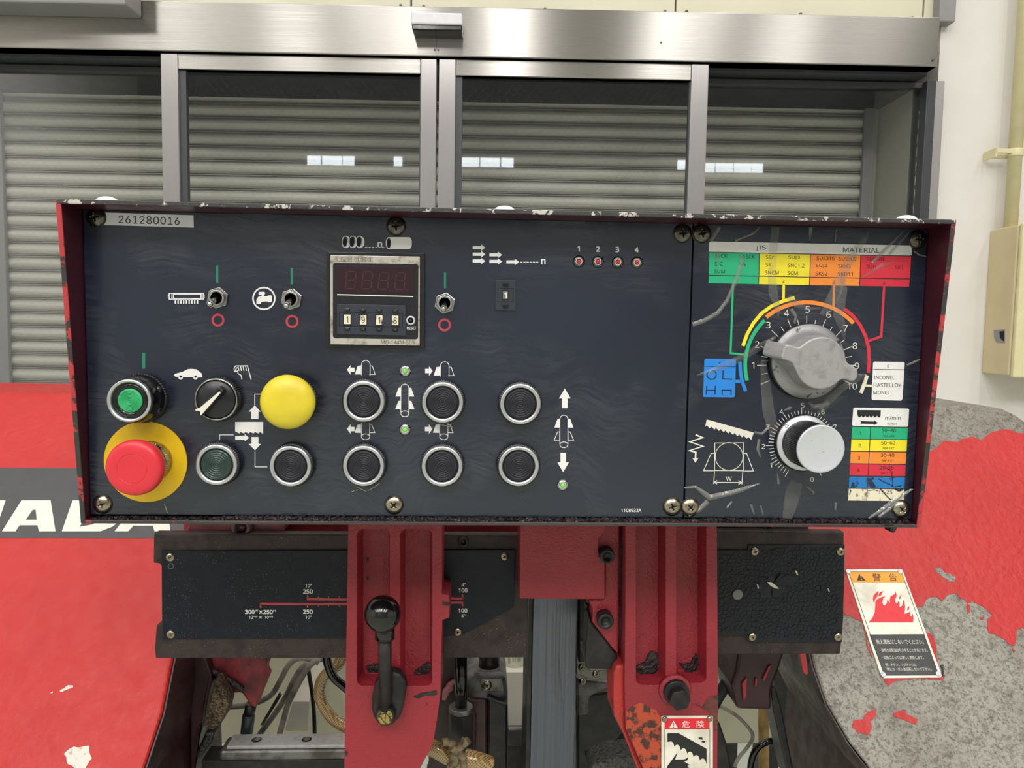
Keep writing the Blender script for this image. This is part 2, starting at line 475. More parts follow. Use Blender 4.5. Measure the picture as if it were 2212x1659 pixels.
REDSC = ink('scale_red_ink', S(184, 54, 70))
AMBERI = ink('amber_ink', S(246, 158, 34)); FIRE = ink('fire_red_ink', S(222, 34, 48))
DBLUE = M('worn_blue_ink', S(30, 116, 186), 0.4, c2=S(24, 40, 60), sc=110, lo=0.52, hi=0.58)
DIRTYW = M('stained_white_ink', S(224, 216, 190), 0.5, c2=S(92, 66, 46), sc=90, lo=0.56, hi=0.64)
LABELW = M('white_label_stock', S(226, 224, 230), 0.4)
PLAQUE = M('white_plaque_enamel', S(232, 228, 214), 0.35, c2=S(204, 198, 180), sc=30)
WALLW = M('off_white_wall_paint', S(226, 222, 218), 0.6, c2=S(219, 214, 209), sc=2.5)
CREAM = M('cream_wall_panel', S(220, 215, 190), 0.4, sc=3)
CREAMP = M('cream_conduit_paint', S(226, 216, 172), 0.45, sc=20)
BEIGE = M('beige_box_paint', S(212, 196, 156), 0.5, sc=9)
GREYP = M('grey_housing_paint', S(146, 143, 144), 0.5, sc=8)
REVEAL = M('reveal_grey_paint', S(168, 166, 148), 0.55, sc=5)
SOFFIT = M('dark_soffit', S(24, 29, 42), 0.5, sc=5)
DARKTRACK = M('dark_door_track', S(70, 72, 76), 0.4, 0.3)
FLOORM = M('pale_green_floor_paint', S(178, 184, 170), 0.4, c2=S(160, 164, 150), sc=2.2)
CEILM = M('ceiling_white', S(206, 204, 196), 0.8, sc=2)
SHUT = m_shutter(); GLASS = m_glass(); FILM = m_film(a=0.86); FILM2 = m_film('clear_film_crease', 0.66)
DAY = m_emit('daylit_pane', (0.92, 0.97, 1.0, 1), 9.0)
BRAID = m_braid()
CABLE = M('grey_cable_sheath', S(140, 134, 124), 0.5, c2=S(96, 88, 82), sc=60)
WOOD = M('bamboo_pole', S(150, 118, 62), 0.5, c2=S(108, 82, 42), sc=40)
CHIPS = M('metal_chips', S(112, 96, 72), 0.4, 0.5, c2=S(48, 38, 30), sc=300, lo=0.4, hi=0.6, bump=1.0, bsc=380, bd=0.004)
DISPLAY = M('dark_red_display_window', S(40, 12, 22), 0.12, coat=0.3)
SEG = M('unlit_led_segment', S(74, 30, 38), 0.4)
BEZEL = M('worn_silver_bezel', S(200, 194, 184), 0.35, 0.5, c2=S(150, 134, 122), sc=110, lo=0.52, hi=0.66)

# ---------------------------------------------------------------- the room
TURN[0] = Matrix.Rotation(-ROOM, 3, 'Z')  # measure in the room's own frame, turned into place below
BEFORE = set(bpy.data.objects)
YW = 2.35                                # face of the end wall (2.95 m from the camera)
zt = P(1300, 21, 2.2).z; zb = P(1300, 129, 2.2).z; xr = P(2029, 90, 2.2).x   # stainless door header
xj = P(2019, 300, YW).x                  # right edge of the doorway
o = struct(MB().box(-7, 7, -9.5, 6, -0.1, 0).build('floor', FLOORM))
o = struct(MB().box(-7, 7, -9.5, 6, CEIL, CEIL+0.1).build('ceiling', CEILM))
o = struct(MB().box(-7.1, -7, -9.5, 6, 0, CEIL).build('wall_left', WALLW))
o = struct(MB().box(7, 7.1, -9.5, 6, 0, CEIL).build('wall_right', WALLW))
o = struct(MB().box(-7, 7, -9.6, -9.5, 0, CEIL).build('wall_front', M('far_wall_grey', S(158, 159, 162), 0.7, sc=1)))
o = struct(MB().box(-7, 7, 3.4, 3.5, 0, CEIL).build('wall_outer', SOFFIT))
zh = zt - 0.06
wb = struct(MB().box(xj, 7, YW, YW+0.2, 0, CEIL).box(-7, xj, YW+0.04, YW+0.2, zh, CEIL).build('wall_back', WALLW))
zp = P(1300, 15, 2.33).z - 0.02
xs = [-3.2] + [P(px, 5, 2.33).x for px in (887, 1462, 2001, 2027)]
for a, b in zip(xs[:-1], xs[1:]):
    MB().box(a+0.003, b-0.003, 2.346, YW+0.04, zp-0.1, CEIL-0.4).build('panel', CREAM, wb, bevel=0.003)
q0 = P(2031, 0, 2.3); q1 = P(2064, 47, 2.3)
struct(MB().box(q0.x, q1.x, 2.30, YW, q1.z, q1.z+0.5).build('trim_1', GREYP, bevel=0.004))
hd = struct(MB().box(-3.2, xr, 2.20, 2.345, zb, zt).build('trim_2', STAIN, bevel=0.004))
# joint line, rivets and bolts of the header
xm = P(943, 90, 2.2).x
for dx in (-0.006, 0.006):
    MB().lathe(xm+dx, zb+0.022, [(0.003, 2.2), (0.003, 2.197), (0.0, 2.1965)], 10).build('rivet', STEELDK, hd)
MB().box(xm-0.0008, xm+0.0008, 2.1992, 2.2006, zb+0.004, zb+0.1).build('seam', STEELDK, hd)
b = P(2015, 130, 2.2); MB().lathe(b.x, b.z, [(0.004, 2.2), (0.004, 2.196), (0.0, 2.195)], 10).build('rivet', STEELDK, hd)
b = P(1428, 92, 2.2); MB().lathe(b.x, b.z, [(0.003, 2.2), (0.003, 2.197), (0.0, 2.1965)], 10).build('rivet', STEELDK, hd)
for px, py in ((864, 9), (914, 11), (1178, 17), (1439, 22), (1486, 22), (1734, 28), (1977, 35)):
    b = P(px, py, 2.32); MB().lathe(b.x, b.z+0.004, [(0.006, 2.346), (0.005, 2.338), (0.0, 2.336)], 10).build('screw', STEELDK, wb)
# dark track under the header, and the floor track
struct(MB().box(-3.2, P(1992, 150, 2.3).x, 2.262, 2.40, zb-0.010, zb+0.01).build('trim_3', DARKTRACK))

def leaf(name, xl0, xl1, xr0, xr1, ytop, yrail, Yf, label=None):
    """a sliding door leaf: two stiles, a top and bottom rail and a pane, pixels on the plane Yf"""
    root = bpy.data.objects.new(name, None); col.objects.link(root)
    a0, a1, b0, b1 = [P(v, 280, Yf).x for v in (xl0, xl1, xr0, xr1)]
    ABS[root.name] = Vector((a0, Yf, 0)); root.location = (a0, Yf, 0); struct(root)
    xmid = (xl1 + xr0)/2
    z1 = zb - 0.002; zr = P(xmid, yrail, Yf).z
    MB().box(a0, a1, Yf, Yf+0.04, 0.02, z1).build('stile', STAINV, root, bevel=0.003)
    MB().box(b0, b1, Yf, Yf+0.04, 0.02, z1).build('stile', STAINV, root, bevel=0.003)
    MB().box(a1, b0, Yf+0.002, Yf+0.04, zr, z1).build('rail', STAIN, root, bevel=0.003)
    MB().box(a1, b0, Yf+0.002, Yf+0.04, 0.02, 0.24).build('rail', STAIN, root, bevel=0.003)
    MB().box(a1-0.002, a1+0.024, Yf+0.012, Yf+0.034, 0.24, zr).box(b0-0.004, b0+0.002, Yf+0.012, Yf+0.034, 0.24, zr).build('seal', DARKTRACK, root)
    MB().box(a1+0.001, b0-0.001, Yf+0.018, Yf+0.025, 0.24, zr).build('pane', GLASS, root)
    return root
leaf('door_1', 349, 386, 908, 942, 114, 154, 2.215)
leaf('door_2', 947, 983, 1490, 1527, 125, 168, 2.215)
def fixed(name, x0, x1, Yf):
    root = bpy.data.objects.new(name, None); col.objects.link(root)
    ABS[root.name] = Vector((x0, Yf, 0)); root.location = (x0, Yf, 0); struct(root)
    MB().box(x0, x1, Yf+0.014, Yf+0.021, 0.1, zb-0.03).build('pane', GLASS, root)
    MB().box(x0, x1, Yf, Yf+0.035, zb-0.034, zb-0.016).build('rail', DARKTRACK, root)
    MB().box(x0, x1, Yf, Yf+0.035, 0.0, 0.1).build('rail', STAIN, root)
    return root
xjl = P(1984, 300, 2.34).x
fixed('window_1', -3.2, P(350, 280, 2.33).x + 0.05, 2.33)
w2 = fixed('window_2', P(1520, 280, 2.33).x - 0.05, xjl, 2.33)
MB().box(xjl, P(2007, 300, 2.33).x, 2.30, 2.40, 0, zb-0.016).build('stile', DARKTRACK, w2, bevel=0.003)
struct(MB().box(P(2006, 300, 2.3).x, xj+0.002, 2.305, 2.40, 0, zb-0.016).build('trim_4', STAINV, bevel=0.003))
# reveal between the doors and the roller shutter
YS = 2.70
zs = P(1300, 208, YS).z
xsl, xsr = P(10, 300, YS).x, P(1872, 300, YS).x
struct(MB().box(xjl, xjl+0.12, 2.40, 3.4, 0, zb).build('trim_5', REVEAL))
struct(MB().box(xsr, xjl, YS-0.03, YS+0.2, 0, zb).build('trim_6', REVEAL))
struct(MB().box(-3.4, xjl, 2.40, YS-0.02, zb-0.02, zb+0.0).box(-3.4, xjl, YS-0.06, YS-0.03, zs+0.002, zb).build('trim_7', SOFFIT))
sh = thing('roller_shutter', 'closed beige-grey slatted roller shutter behind the glass sliding doors', 'shutter', (0, YS, 0))
pitch = P(180, 300, YS).z - P(180, 331, YS).z
ms = MB(); prof = []
for k in range(9):
    u = k/8.0
    prof.append((-0.022*math.sin(math.pi*u)**0.8 if 0 < u < 1 else 0.0, -pitch*(0.27 + 0.73*u)))
prof = [(0.008, 0.0), (-0.005, -pitch*0.02), (-0.006, -pitch*0.07), (0.007, -pitch*0.09), (0.007, -pitch*0.12), (-0.004, -pitch*0.14), (-0.004, -pitch*0.20), (0.006, -pitch*0.22), (0.006, -pitch*0.25)] + prof
vs = []; n = len(prof)
for x in (xsl, xsr):
    vs += [(x, y, z) for y, z in prof]
ms.add(vs, [(i, i+1, n+i+1, n+i) for i in range(n-1)], False)
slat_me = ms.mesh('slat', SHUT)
z = zs + 0.01; k = 0
while z > 0.02:
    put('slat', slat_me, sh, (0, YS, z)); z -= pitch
for x in (xsl, xsr):
    MB().box(x-0.03, x+0.015, YS-0.045, YS-0.024, 0, zs).build('guide_rail', GREYP, sh, bevel=0.003)

# things on the end wall
a = P(886, 20, 2.1); b = P(998, 49, 2.1); c = P(998, 61, 2.1)
se = thing('door_sensor', 'small white motion sensor with black underside on the stainless door header', 'sensor', ((a.x+b.x)/2, 2.2, b.z))
MB().box(a.x, b.x, 2.12, 2.2, b.z, a.z).build('housing', LABELW, se, bevel=0.006, seg=3)
MB().box(a.x+0.004, b.x-0.001, 2.122, 2.2, c.z, b.z).build('lens', BLACKG, se, bevel=0.004)
a = P(277, 15, 2.1)
tag(MB().box(-3.1, a.x, 2.08, 2.2, a.z, a.z+0.22).build('operator_box', GREYP, bevel=0.006), 'grey metal box cropped at the top left corner above the door header', 'box')
# conduit, clamp and switch box
cpx = P(2186, 250, 2.29); rr = 0.024
ct = P(2176, 490, 2.29)
cd = thing('conduit_pipe', 'cream painted vertical conduit pipe on the white wall above the beige box', 'pipe', (cpx.x, 2.29, ct.z))
ctop = P(2196, 0, 2.29)
MB().tube([(ct.x+0.012, 2.29, ct.z-0.01), (ct.x+0.012, 2.29, CEIL-0.3)], rr, 20, 1).build('pipe', CREAMP, cd)
zc_ = P(2180, 330, 2.29).z
xc = ct.x+0.012
cl = MB()
cl.tube([(xc, 2.29, zc_-0.014), (xc, 2.29, zc_+0.014)], rr+0.004, 20, 1)
cl.box(xc-0.085, xc-0.02, 2.272, 2.276, zc_-0.005, zc_+0.012).box(xc-0.085, xc-0.02, 2.304, 2.308, zc_-0.02, zc_-0.003)
cl.box(xc-0.085, xc-0.079, 2.272, 2.3455, zc_-0.02, zc_+0.012)
cl.build('clamp', CREAMP, cd, bevel=0.0015)
a = P(2139, 497, YW); b = P(2132, 806, YW)
Yb0 = 2.19
eb = thing('switch_box', 'beige metal switch box mounted on the white wall below the conduit', 'box', (a.x, YW, b.z))
MB().box(a.x, a.x+0.42, Yb0, YW, b.z, a.z).build('body', BEIGE, eb, bevel=0.006, seg=3)
MB().box(a.x+0.004, a.x+0.416, Yb0-0.022, Yb0-0.002, b.z-0.006, a.z+0.004).build('door', CREAMP, eb, bevel=0.006, seg=3)
# recessed catch on its left side (drawn where the side plane meets the sight line)
sd = on_plane(Vector((a.x-0.002, 0, 0)), Vector((1, 0, 0)))
p_ = [sd(2146, 713), sd(2170, 711), sd(2170, 741), sd(2152, 740), sd(2147, 730)]
MB().loft(p_, [v + Vector((0.006, 0, 0)) for v in p_]).build('catch', GREYP, eb, bevel=0.001)
p_ = [sd(2160, 716), sd(2169, 715), sd(2169, 737), sd(2161, 730)]
MB().loft([v + Vector((-0.002, 0, 0)) for v in p_], p_).build('catch_slot', DKHOLE, eb)
# windows high in the end of the hall behind the viewpoint (they show mirrored in the glass)
def refl(px, py): # where a sight line mirrored by the door glass meets the far wall
    d = ray(px, py); t = (2.28 - CAM.y)/d.y; h = CAM + d*t
    d = Vector((d.x, -d.y, d.z)); t = (-9.48 - h.y)/d.y
    return h + d*t
for i, (px0, px1) in enumerate(((666, 695), (698, 740), (742, 767), (852, 870), (985, 991), (996, 1035), (1038, 1080), (1083, 1109), (1462, 1478), (1522, 1548), (1551, 1588), (1591, 1628), (1630, 1653))):
    a = refl(px0, 338 + 0.012*(px0-660)); b = refl(px1, 358 + 0.012*(px1-660))
    w = bpy.data.objects.new('window_%d' % (i+3), None); col.objects.link(w); struct(w); ABS[w.name] = Vector((a.x, -9.5, b.z)); w.location = ABS[w.name]
    MB().box(a.x, b.x, -9.499, -9.49, b.z, a.z).build('pane', DAY, w)

TURN[0] = Matrix.Identity(3)
rz = Matrix.Rotation(ROOM, 3, 'Z')
for o in list(col.objects):
    if o not in BEFORE and o.parent is None:
        o.rotation_euler = (0, 0, ROOM)
        o.location = CAM + rz @ (Vector(o.location) - CAM)

# ---------------------------------------------------------------- control panel
cp0 = P(1090, 1128, 0)
cp = thing('control_panel', 'wide navy machine control panel with buttons and dials in a red housing', 'control panel', (cp0.x, 0.05, cp0.z))
DT, DB = -0.030, -0.0075                # how far the hood stands out at top and bottom
T = 0.0026
xl = (P(178, 500, 0).x + P(194, 1100, 0).x)/2; xrr = (P(2003, 543, 0).x + P(1972, 1090, 0).x)/2
ztp = (P(218, 451, 0).z + P(1950, 496, 0).z)/2; zbt = (P(240, 1110, 0).z + P(1890, 1122.5, 0).z)/2
zbi = zbt - 0.0025                      # inside of the bottom lip
def side(x0, x1):
    q = [(DT, ztp+T), (DB, zbi-T), (0.10, zbi-T), (0.10, ztp+T)]
    return MB().loft([Vector((x0, y, z)) for y, z in q], [Vector((x1, y, z)) for y, z in q])
hs = side(xl-T, xl).build('housing', HOOD, cp)
side(xrr, xrr+T).build('housing_side', HOOD, cp)
MB().box(xl, xrr, DT, 0.10, ztp, ztp+T).build('housing_top', HOOD, cp)
MB().box(xl, xrr, DB, 0.10, zbi-T, zbi).build('housing_bottom', HOOD, cp)
MB().box(xl, xrr, 0.098, 0.10, zbi, ztp).build('housing_back', HOOD, cp)
# chipped edges of the sheet (a bead of worn paint along each front edge)
e = 0.0006
def rim(x0, x1):
    q = [(DT-e, ztp+T+e), (DB-e, zbi-T), (DB+e, zbi-T), (DT+e, ztp+T+e)]
    return MB().loft([Vector((x0-e, y, z)) for y, z in q], [Vector((x1+e, y, z)) for y, z in q])
rim(xl-T, xl).build('edge', RIM, cp, bevel=0.0006)
rim(xrr, xrr+T).build('edge', RIM, cp, bevel=0.0006)
MB().box(xl-T, xrr+T, DT-e, DT+e, ztp-0.0002, ztp+T+e).build('edge', RIMTOP, cp, bevel=0.0006)
MB().box(xl-T, xrr+T, DB-e, DB+e, zbi-T, zbi+0.0002).build('edge', RIMB, cp, bevel=0.0006)
# oily grime along the inner bottom and the lump hanging under the right corner
g = MB(); nseg = 420
random.seed(3)
for i in range(nseg):
    x0 = xl + 0.004 + (xrr-xl-0.008)*i/nseg; x1 = x0 + (xrr-xl-0.008)/nseg*1.3
    h = 0.0008 + 0.0013*random.random() + (0.0009 if 0.15 < i/nseg else 0)
    g.box(x0, x1, -0.0062*random.uniform(0.5, 1), -0.0001, zbi-0.0002, zbi+h)
gr = g.build('grime', GRIME, cp); gr['kind'] = 'stuff'
g = MB().prism([(1919, 1133), (1937, 1134), (1939, 1141), (1934, 1150), (1931, 1152), (1926, 1151), (1925, 1144)], DB, 0.004)
g.build('grime_drip', GRIME, cp, bevel=0.0012)
g = MB().prism([(1905, 1134), (1920, 1138), (1932, 1135), (1932, 1131), (1900, 1131)], DB-0.0008, 0.004).build('grime_drip', GRIME, cp, bevel=0.001)
# faceplates
xs_t, xs_b = P(1497, 497, 0), P(1477.5, 1112, 0)
xs_ = (xs_t.x + xs_b.x)/2
fp = MB().box(xl+0.0006, xs_-0.0007, 0, 0.003, zbt, ztp).build('faceplate', PLATE, cp, bevel=0.0004)
fp2 = MB().box(xs_+0.0007, xrr-0.0006, 0, 0.003, zbt, ztp).build('faceplate', PLATE, cp, bevel=0.0004)
MB().box(xl, xrr, 0.004, 0.0045, zbt, ztp).build('backing', DKHOLE, cp)
L1, L2, L3, L4 = [on_y(-0.00012*k) for k in (1, 2, 3, 4)]

# --- screws
def screw_mesh(r, h, mat, rot=0.0, slot=0.30):
    m = MB(); nr, na = 30, 72; vs = []; fs = []; rec = set()
    ca, sa = math.cos(rot), math.sin(rot)
    for j in range(nr+1):
        q = r*j/nr
        for i in range(na):
            a = 2*math.pi*i/na
            x, z_ = q*math.cos(a), q*math.sin(a)
            u, v = (x*ca+z_*sa)/r, (-x*sa+z_*ca)/r
            y = -h*(max(1-(q/r)**2, 0))**0.5
            if j == nr: y = 0
            arm = max(abs(u), abs(v)); thin = min(abs(u), abs(v))
            if arm < slot*1.45 and thin < 0.07 + 0.11*max(0, 1-arm/(slot*0.8)):
                y = -h*0.30 - h*0.25*arm/(slot*1.45)
                rec.add(j*na+i)
            vs.append((x, y, z_))
    for j in range(nr):
        for i in range(na):
            k = (i+1) % na
            fs.append((j*na+i, j*na+k, (j+1)*na+k, (j+1)*na+i))
    m.add(vs, fs, True)
    me = m.mesh('screw', mat); me.materials.append(DKHOLE)
    deep = [Vector(vs[k]) for k in rec]
    pos = {(round(v[0], 7), round(v[2], 7)) for v in deep}
    for p in me.polygons:
        if all((round(me.vertices[k].co.x, 7), round(me.vertices[k].co.z, 7)) in pos for k in p.vertices): p.material_index = 1
    return me
SC = [screw_mesh(0.0071, 0.0036, NICKEL, 0.35), screw_mesh(0.0071, 0.0036, NICKELDK, 0.1), screw_mesh(0.0071, 0.0036, NICKEL, 0.8), screw_mesh(0.0071, 0.0036, NICKELDK, 0.25)]
washer = MB().lathe(0, 0, [(0.0078, 0), (0.0078, -0.0004), (0.006, -0.0006)], 40).mesh('washer', GRIME)
for px, py, k in ((205, 469, 1), (855.3, 488, 1), (1475.4, 504, 1), (1517, 504, 3), (1985, 517, 1), (219.3, 1090, 0), (850.5, 1091.7, 2), (1453, 1095.5, 0), (1492, 1096.7, 2), (1948.5, 1100.5, 2)):
    b = P(px, py, -0.002)
    sc_ = put('screw', SC[k], cp, (b.x, 0, b.z)); put('washer', washer, sc_, (b.x, 0, b.z))
dome = MB().lathe(0, 0, [(0.0095, 0), (0.0088, -0.0022), (0.006, -0.0046), (0.003, -0.0056), (0.0, -0.0059)], 32).mesh('bolt', LABELW)
for px, py in ((232, 428, ), (1090, 452), (1957, 474)):
    b = P(px, py, -0.012)
    o = put('top_bolt', dome, cp, (b.x, -0.012, ztp+T)); o.rotation_euler = (R(-90), 0, 0)

# --- printed serial label
lb = MB().sheet([(225.3, 458.9), (418, 465), (418.7, 491.7), (225.3, 486)], L1)
lb = lb.build('serial_label', LABELW, fp)
text('261280016', ((256, 465.5), (388, 469.5), (388, 486), (256, 482)), L2, BLACKI, fp, 'serial_number')
# --- printed symbols on the main faceplate
def A(x, y): return (100 + x/3.687, 400 + y/3.687)
def B(x, y): return (100 + x/3.687, 740 + y/3.687)
def C(x, y): return (680 + x/4.096, 420 + y/4.096)
def D(x, y): return (680 + x/3.814, 760 + y/3.814)
def E(x, y): return (1180 + x/4.739, 430 + y/4.739)
def FF(x, y): return (1480 + x/3.687, 450 + y/3.687)
def G(x, y): return (1460 + x/3.568, 780 + y/3.568)
def pl(f, *pts): return [f(x, y) for x, y in pts]
def rect(f, x0, y0, x1, y1): return [f(x0, y0), f(x1, y0), f(x1, y1), f(x0, y1)]

for r_ in (rect(A, 1350, 640, 1370, 776), rect(A, 1946, 660, 1965, 790), rect(C, 1143, 690, 1161, 830), rect(B, 763, 82, 788, 208)):
    MB().sheet(r_, L1).build('on_mark', DGREENI, fp)
for cx_, cy_ in (A(1367, 1075), A(1958, 1085), C(1148, 1155)):
    MB().ring(cx_, cy_, 14.0, 9.4, L1).build('off_mark', REDI2, fp)
m = MB()                                 # conveyor
m.stroke(rect(A, 979, 861, 1251, 908), 2.2, L1, True).stroke(rect(A, 1012, 868, 1231, 903), 1.8, L1, True)
for x in (1000, 1240): m.stroke(pl(A, (x, 862), (x, 908)), 1.6, L1)
for y in (876, 894):
    m.stroke(pl(A, (968, y), (984, y)), 2, L1); m.stroke(pl(A, (1246, y), (1262, y)), 2, L1)
for k in range(9):
    x = 1028 + 22*k
    m.stroke(pl(A, (x, 917), (x, 944)), 3.0, L1)
m.build('conveyor_symbol', WHITE, fp)
m = MB(); cx_, cy_ = A(1733, 902); m.ring(cx_, cy_, 25.2, 21.8, L1)
m.sheet(pl(A, (1690, 856), (1697, 849), (1736, 849), (1742, 856), (1741, 868), (1733, 872), (1733, 884), (1762, 884), (1766, 877), (1790, 877), (1796, 884), (1796, 926), (1789, 933), (1768, 933), (1764, 926), (1720, 928), (1709, 936), (1709, 946), (1674, 946), (1673, 915), (1680, 898), (1695, 886), (1716, 884), (1716, 874), (1697, 876), (1690, 869)), L1)
m.build('tap_symbol', WHITE, fp)
m = MB()                                 # car
m.sheet(pl(B, (1017, 256), (1028, 248), (1083, 234), (1128, 211), (1160, 209), (1196, 213), (1238, 246), (1243, 268), (1240, 277), (1030, 272), (1018, 262)), L1)
for wx in (1070, 1188):
    c = B(wx, 278); m.disc(c[0], c[1], 4.8, L1)
car = m.build('car_symbol', WHITE, fp)
m = MB()
for wx in (1070, 1188):
    c = B(wx, 271); m.disc(c[0], c[1], 2.3, L2)
m.build('car_symbol', SCALEP, fp)
m = MB(); w = 1.9                        # hand
m.stroke(pl(B, (1558, 296), (1552, 262), (1527, 246), (1524, 226), (1500, 232), (1495, 206), (1507, 186), (1602, 185), (1632, 297)), w, L1)
for x in (1530, 1550, 1570, 1590): m.stroke(pl(B, (x-2, 190), (x+4, 225)), w, L1)
m.stroke(pl(B, (1510, 232), (1508, 216), (1516, 202), (1530, 196)), w, L1)
m.build('hand_symbol', WHITE, fp)
m = MB(); w = 1.5
m.stroke(pl(B, (1712, 411), (1660, 411), (1660, 500)), w, L1)
m.sheet(pl(B, (1660, 500), (1708, 550), (1690, 550), (1690, 608), (1632, 608), (1632, 550), (1612, 550)), L1)
m.sheet(pl(B, (1504, 632), (1727, 632), (1727, 728), (1700, 712), (1692, 724), (1660, 712), (1652, 724), (1622, 712), (1614, 724), (1584, 712), (1576, 724), (1545, 712), (1540, 724), (1504, 708)), L1)
m.stroke(pl(B, (1380, 775), (1380, 735), (1493, 735)), w, L1)
m.sheet(pl(B, (1505, 742), (1580, 742), (1580, 730), (1615, 758), (1580, 787), (1580, 775), (1505, 775)), L1)
m.sheet(pl(B, (1635, 752), (1690, 752), (1690, 807), (1710, 807), (1662, 858), (1612, 807), (1635, 807)), L1)
m.stroke(pl(B, (1662, 870), (1662, 990), (1760, 990)), w, L1)
m.build('saw_motion_symbol', WHITE, fp)
def ell(f, cx, cy, rx, ry, a0=0, a1=360, n=24):
    return [f(cx+rx*math.cos(R(a0+(a1-a0)*i/n)), cy+ry*math.sin(R(a0+(a1-a0)*i/n))) for i in range(n+1)]
m = MB()                                 # cut discs ... n, round bar
for cx_ in (268, 330, 392):
    m.sheet(ell(C, cx_+12, 420, 36, 52) if cx_ > 300 else ell(C, cx_+12, 420, 40, 54), L1)
    m.sheet(ell(C, cx_, 420, 30, 54), L1)
m.stroke(pl(C, (445, 469), (465, 469)), 1.8, L1)
for x in (476, 506, 536, 566, 596): m.stroke(pl(C, (x, 469), (x+18, 470)), 1.8, L1)
m.sheet(ell(C, 654, 431, 26, 53, 90, 270) + ell(C, 834, 431, 25, 53, -90, 90), L1)
m.build('piece_count_symbol', WHITE, fp)
m = MB()
for cx_ in (268, 330, 392): m.sheet(ell(C, cx_-2, 420, 20, 44), L2)
for x0 in (299, 361): m.stroke(ell(C, x0, 420, 16, 54, -80, 80), 1.0, L3)
m.sheet(ell(C, 655, 431, 18, 46), L2)
m.build('piece_count_symbol', SCALEP, fp)
text('n', C(556, 420) + C(596, 464), L1, WHITE, fp, bold=0.015)
m = MB()
for x, y in ((1397, 471), (1397, 530), (1397, 590), (1545, 535), (1545, 594), (1695, 598)):
    m.sheet(pl(C, (x, y-15), (x+74, y-15), (x+74, y-30), (x+113, y), (x+74, y+28), (x+74, y+13), (x, y+13)), L1)
for k in range(6): m.stroke(pl(C, (1818+28*k, 600), (1838+28*k, 600)), 2.0, L1)
m.build('feed_count_symbol', WHITE, fp)
text('n', C(2002, 570) + C(2042, 618), L1, WHITE, fp, bold=0.02)
for s_, x in (('1', 330), ('2', 530), ('3', 727), ('4', 925)):
    y = 508 + (x-330)*0.02
    text(s_, E(x-(12 if s_ == '1' else 20), y-28) + E(x+(14 if s_ == '1' else 20), y+28), L1, WHITE, fp, bold=0.03)
text('1108933A', (1342, 1098.6, 1385.5, 1106.4), L1, WHITE, fp, 'part_number', bold=0.01)

def arrow(m, cx, cy, w, hw, l, hl, d):   # block arrow; d = +-1 points right / left (in D coordinates)
    m.sheet(pl(D, (cx-d*l/2, cy-w), (cx+d*(l/2-hl), cy-w), (cx+d*(l/2-hl), cy-hw), (cx+d*l/2, cy), (cx+d*(l/2-hl), cy+hw), (cx+d*(l/2-hl), cy+w), (cx-d*l/2, cy+w)), L1)
w = 1.35
def jaw(m, x0, x1, y0, y1, dx, fill):    # vice jaw: trapezium, wide at the foot; dx = +1 to the right
    q = pl(D, (x0, y0), (x0+dx*(x1-x0)*0.42, y0), (x0+dx*(x1-x0), y1), (x0, y1))
    if fill: m.sheet(q, L1)
    else: m.stroke(q, w, L1, True)
for sx, d in ((0, -1), (650, 1)):        # rear vice: open / close
    m = MB(); dy = 10 if sx else 0
    arrow(m, 296+sx-(6 if sx else 0), 148+dy, 18, 40, 62, 30, d)
    m.sheet(pl(D, (330+sx, 186+dy), (352+sx, 116+dy), (381+sx, 112+dy), (381+sx, 186+dy)), L1)
    m.stroke(pl(D, (385+sx, 194+dy), (385+sx, 104+dy), (390+sx, 86+dy), (405+sx, 74+dy), (420+sx, 71+dy), (436+sx, 74+dy), (450+sx, 86+dy), (456+sx, 104+dy), (456+sx, 194+dy)), w, L1)
    m.stroke(pl(D, (462+sx, 116+dy), (474+sx, 116+dy), (497+sx, 186+dy), (448+sx, 186+dy)), w, L1)
    m.build('rear_vice_symbol', WHITE, fp)
    m = MB(); dx2 = -5 if sx else 0
    arrow(m, 296+sx+dx2-(2 if sx else 0), 636, 18, 40, 62, 30, d)
    q = sx + dx2
    m.sheet(pl(D, (328+q, 666), (352+q, 600), (380+q, 597), (380+q, 668)), L1)
    m.stroke(pl(D, (384+q, 584), (384+q, 700)), w, L1); m.stroke(pl(D, (452+q, 584), (452+q, 700)), w, L1)
    m.stroke(ell(D, 418+q, 700, 34, 24), w, L1)
    m.stroke(pl(D, (458+q, 600), (470+q, 600), (494+q, 666), (455+q, 666)), w, L1)
    m.build('front_vice_symbol', WHITE, fp)
def twin(m, cx, y0, filled_low):
    m.stroke(pl(D, (cx-33, y0+245), (cx-33, y0+30), (cx-26, y0+14), (cx-12, y0+4), (cx, y0+2), (cx+12, y0+4), (cx+26, y0+14), (cx+33, y0+30), (cx+33, y0+245)), w, L1)
    m.stroke(ell(D, cx, y0+246, 33, 24), w, L1)
    for s_ in (-1, 1):
        m.sheet(pl(D, (cx+s_*35, y0+32), (cx+s_*52, y0+32), (cx+s_*78, y0+104), (cx+s_*35, y0+104)), L1)
        q = pl(D, (cx+s_*35, y0+140), (cx+s_*52, y0+140), (cx+s_*80, y0+208), (cx+s_*35, y0+208))
        if filled_low: m.sheet(q, L1)
        else: m.stroke(q, w, L1, True)
m = MB(); twin(m, 742, 264, True); m.build('both_vices_symbol', WHITE, fp)
m = MB(); twin(m, 2052, 520, False)
m.sheet(pl(D, (2060, 302), (2108, 384), (2082, 384), (2082, 464), (2036, 464), (2036, 384), (2011, 384)), L1)
m.sheet(pl(D, (2024, 832), (2070, 832), (2070, 910), (2094, 910), (2046, 992), (1998, 910), (2024, 910)), L1)
m.build('feed_carriage_symbol', WHITE, fp)
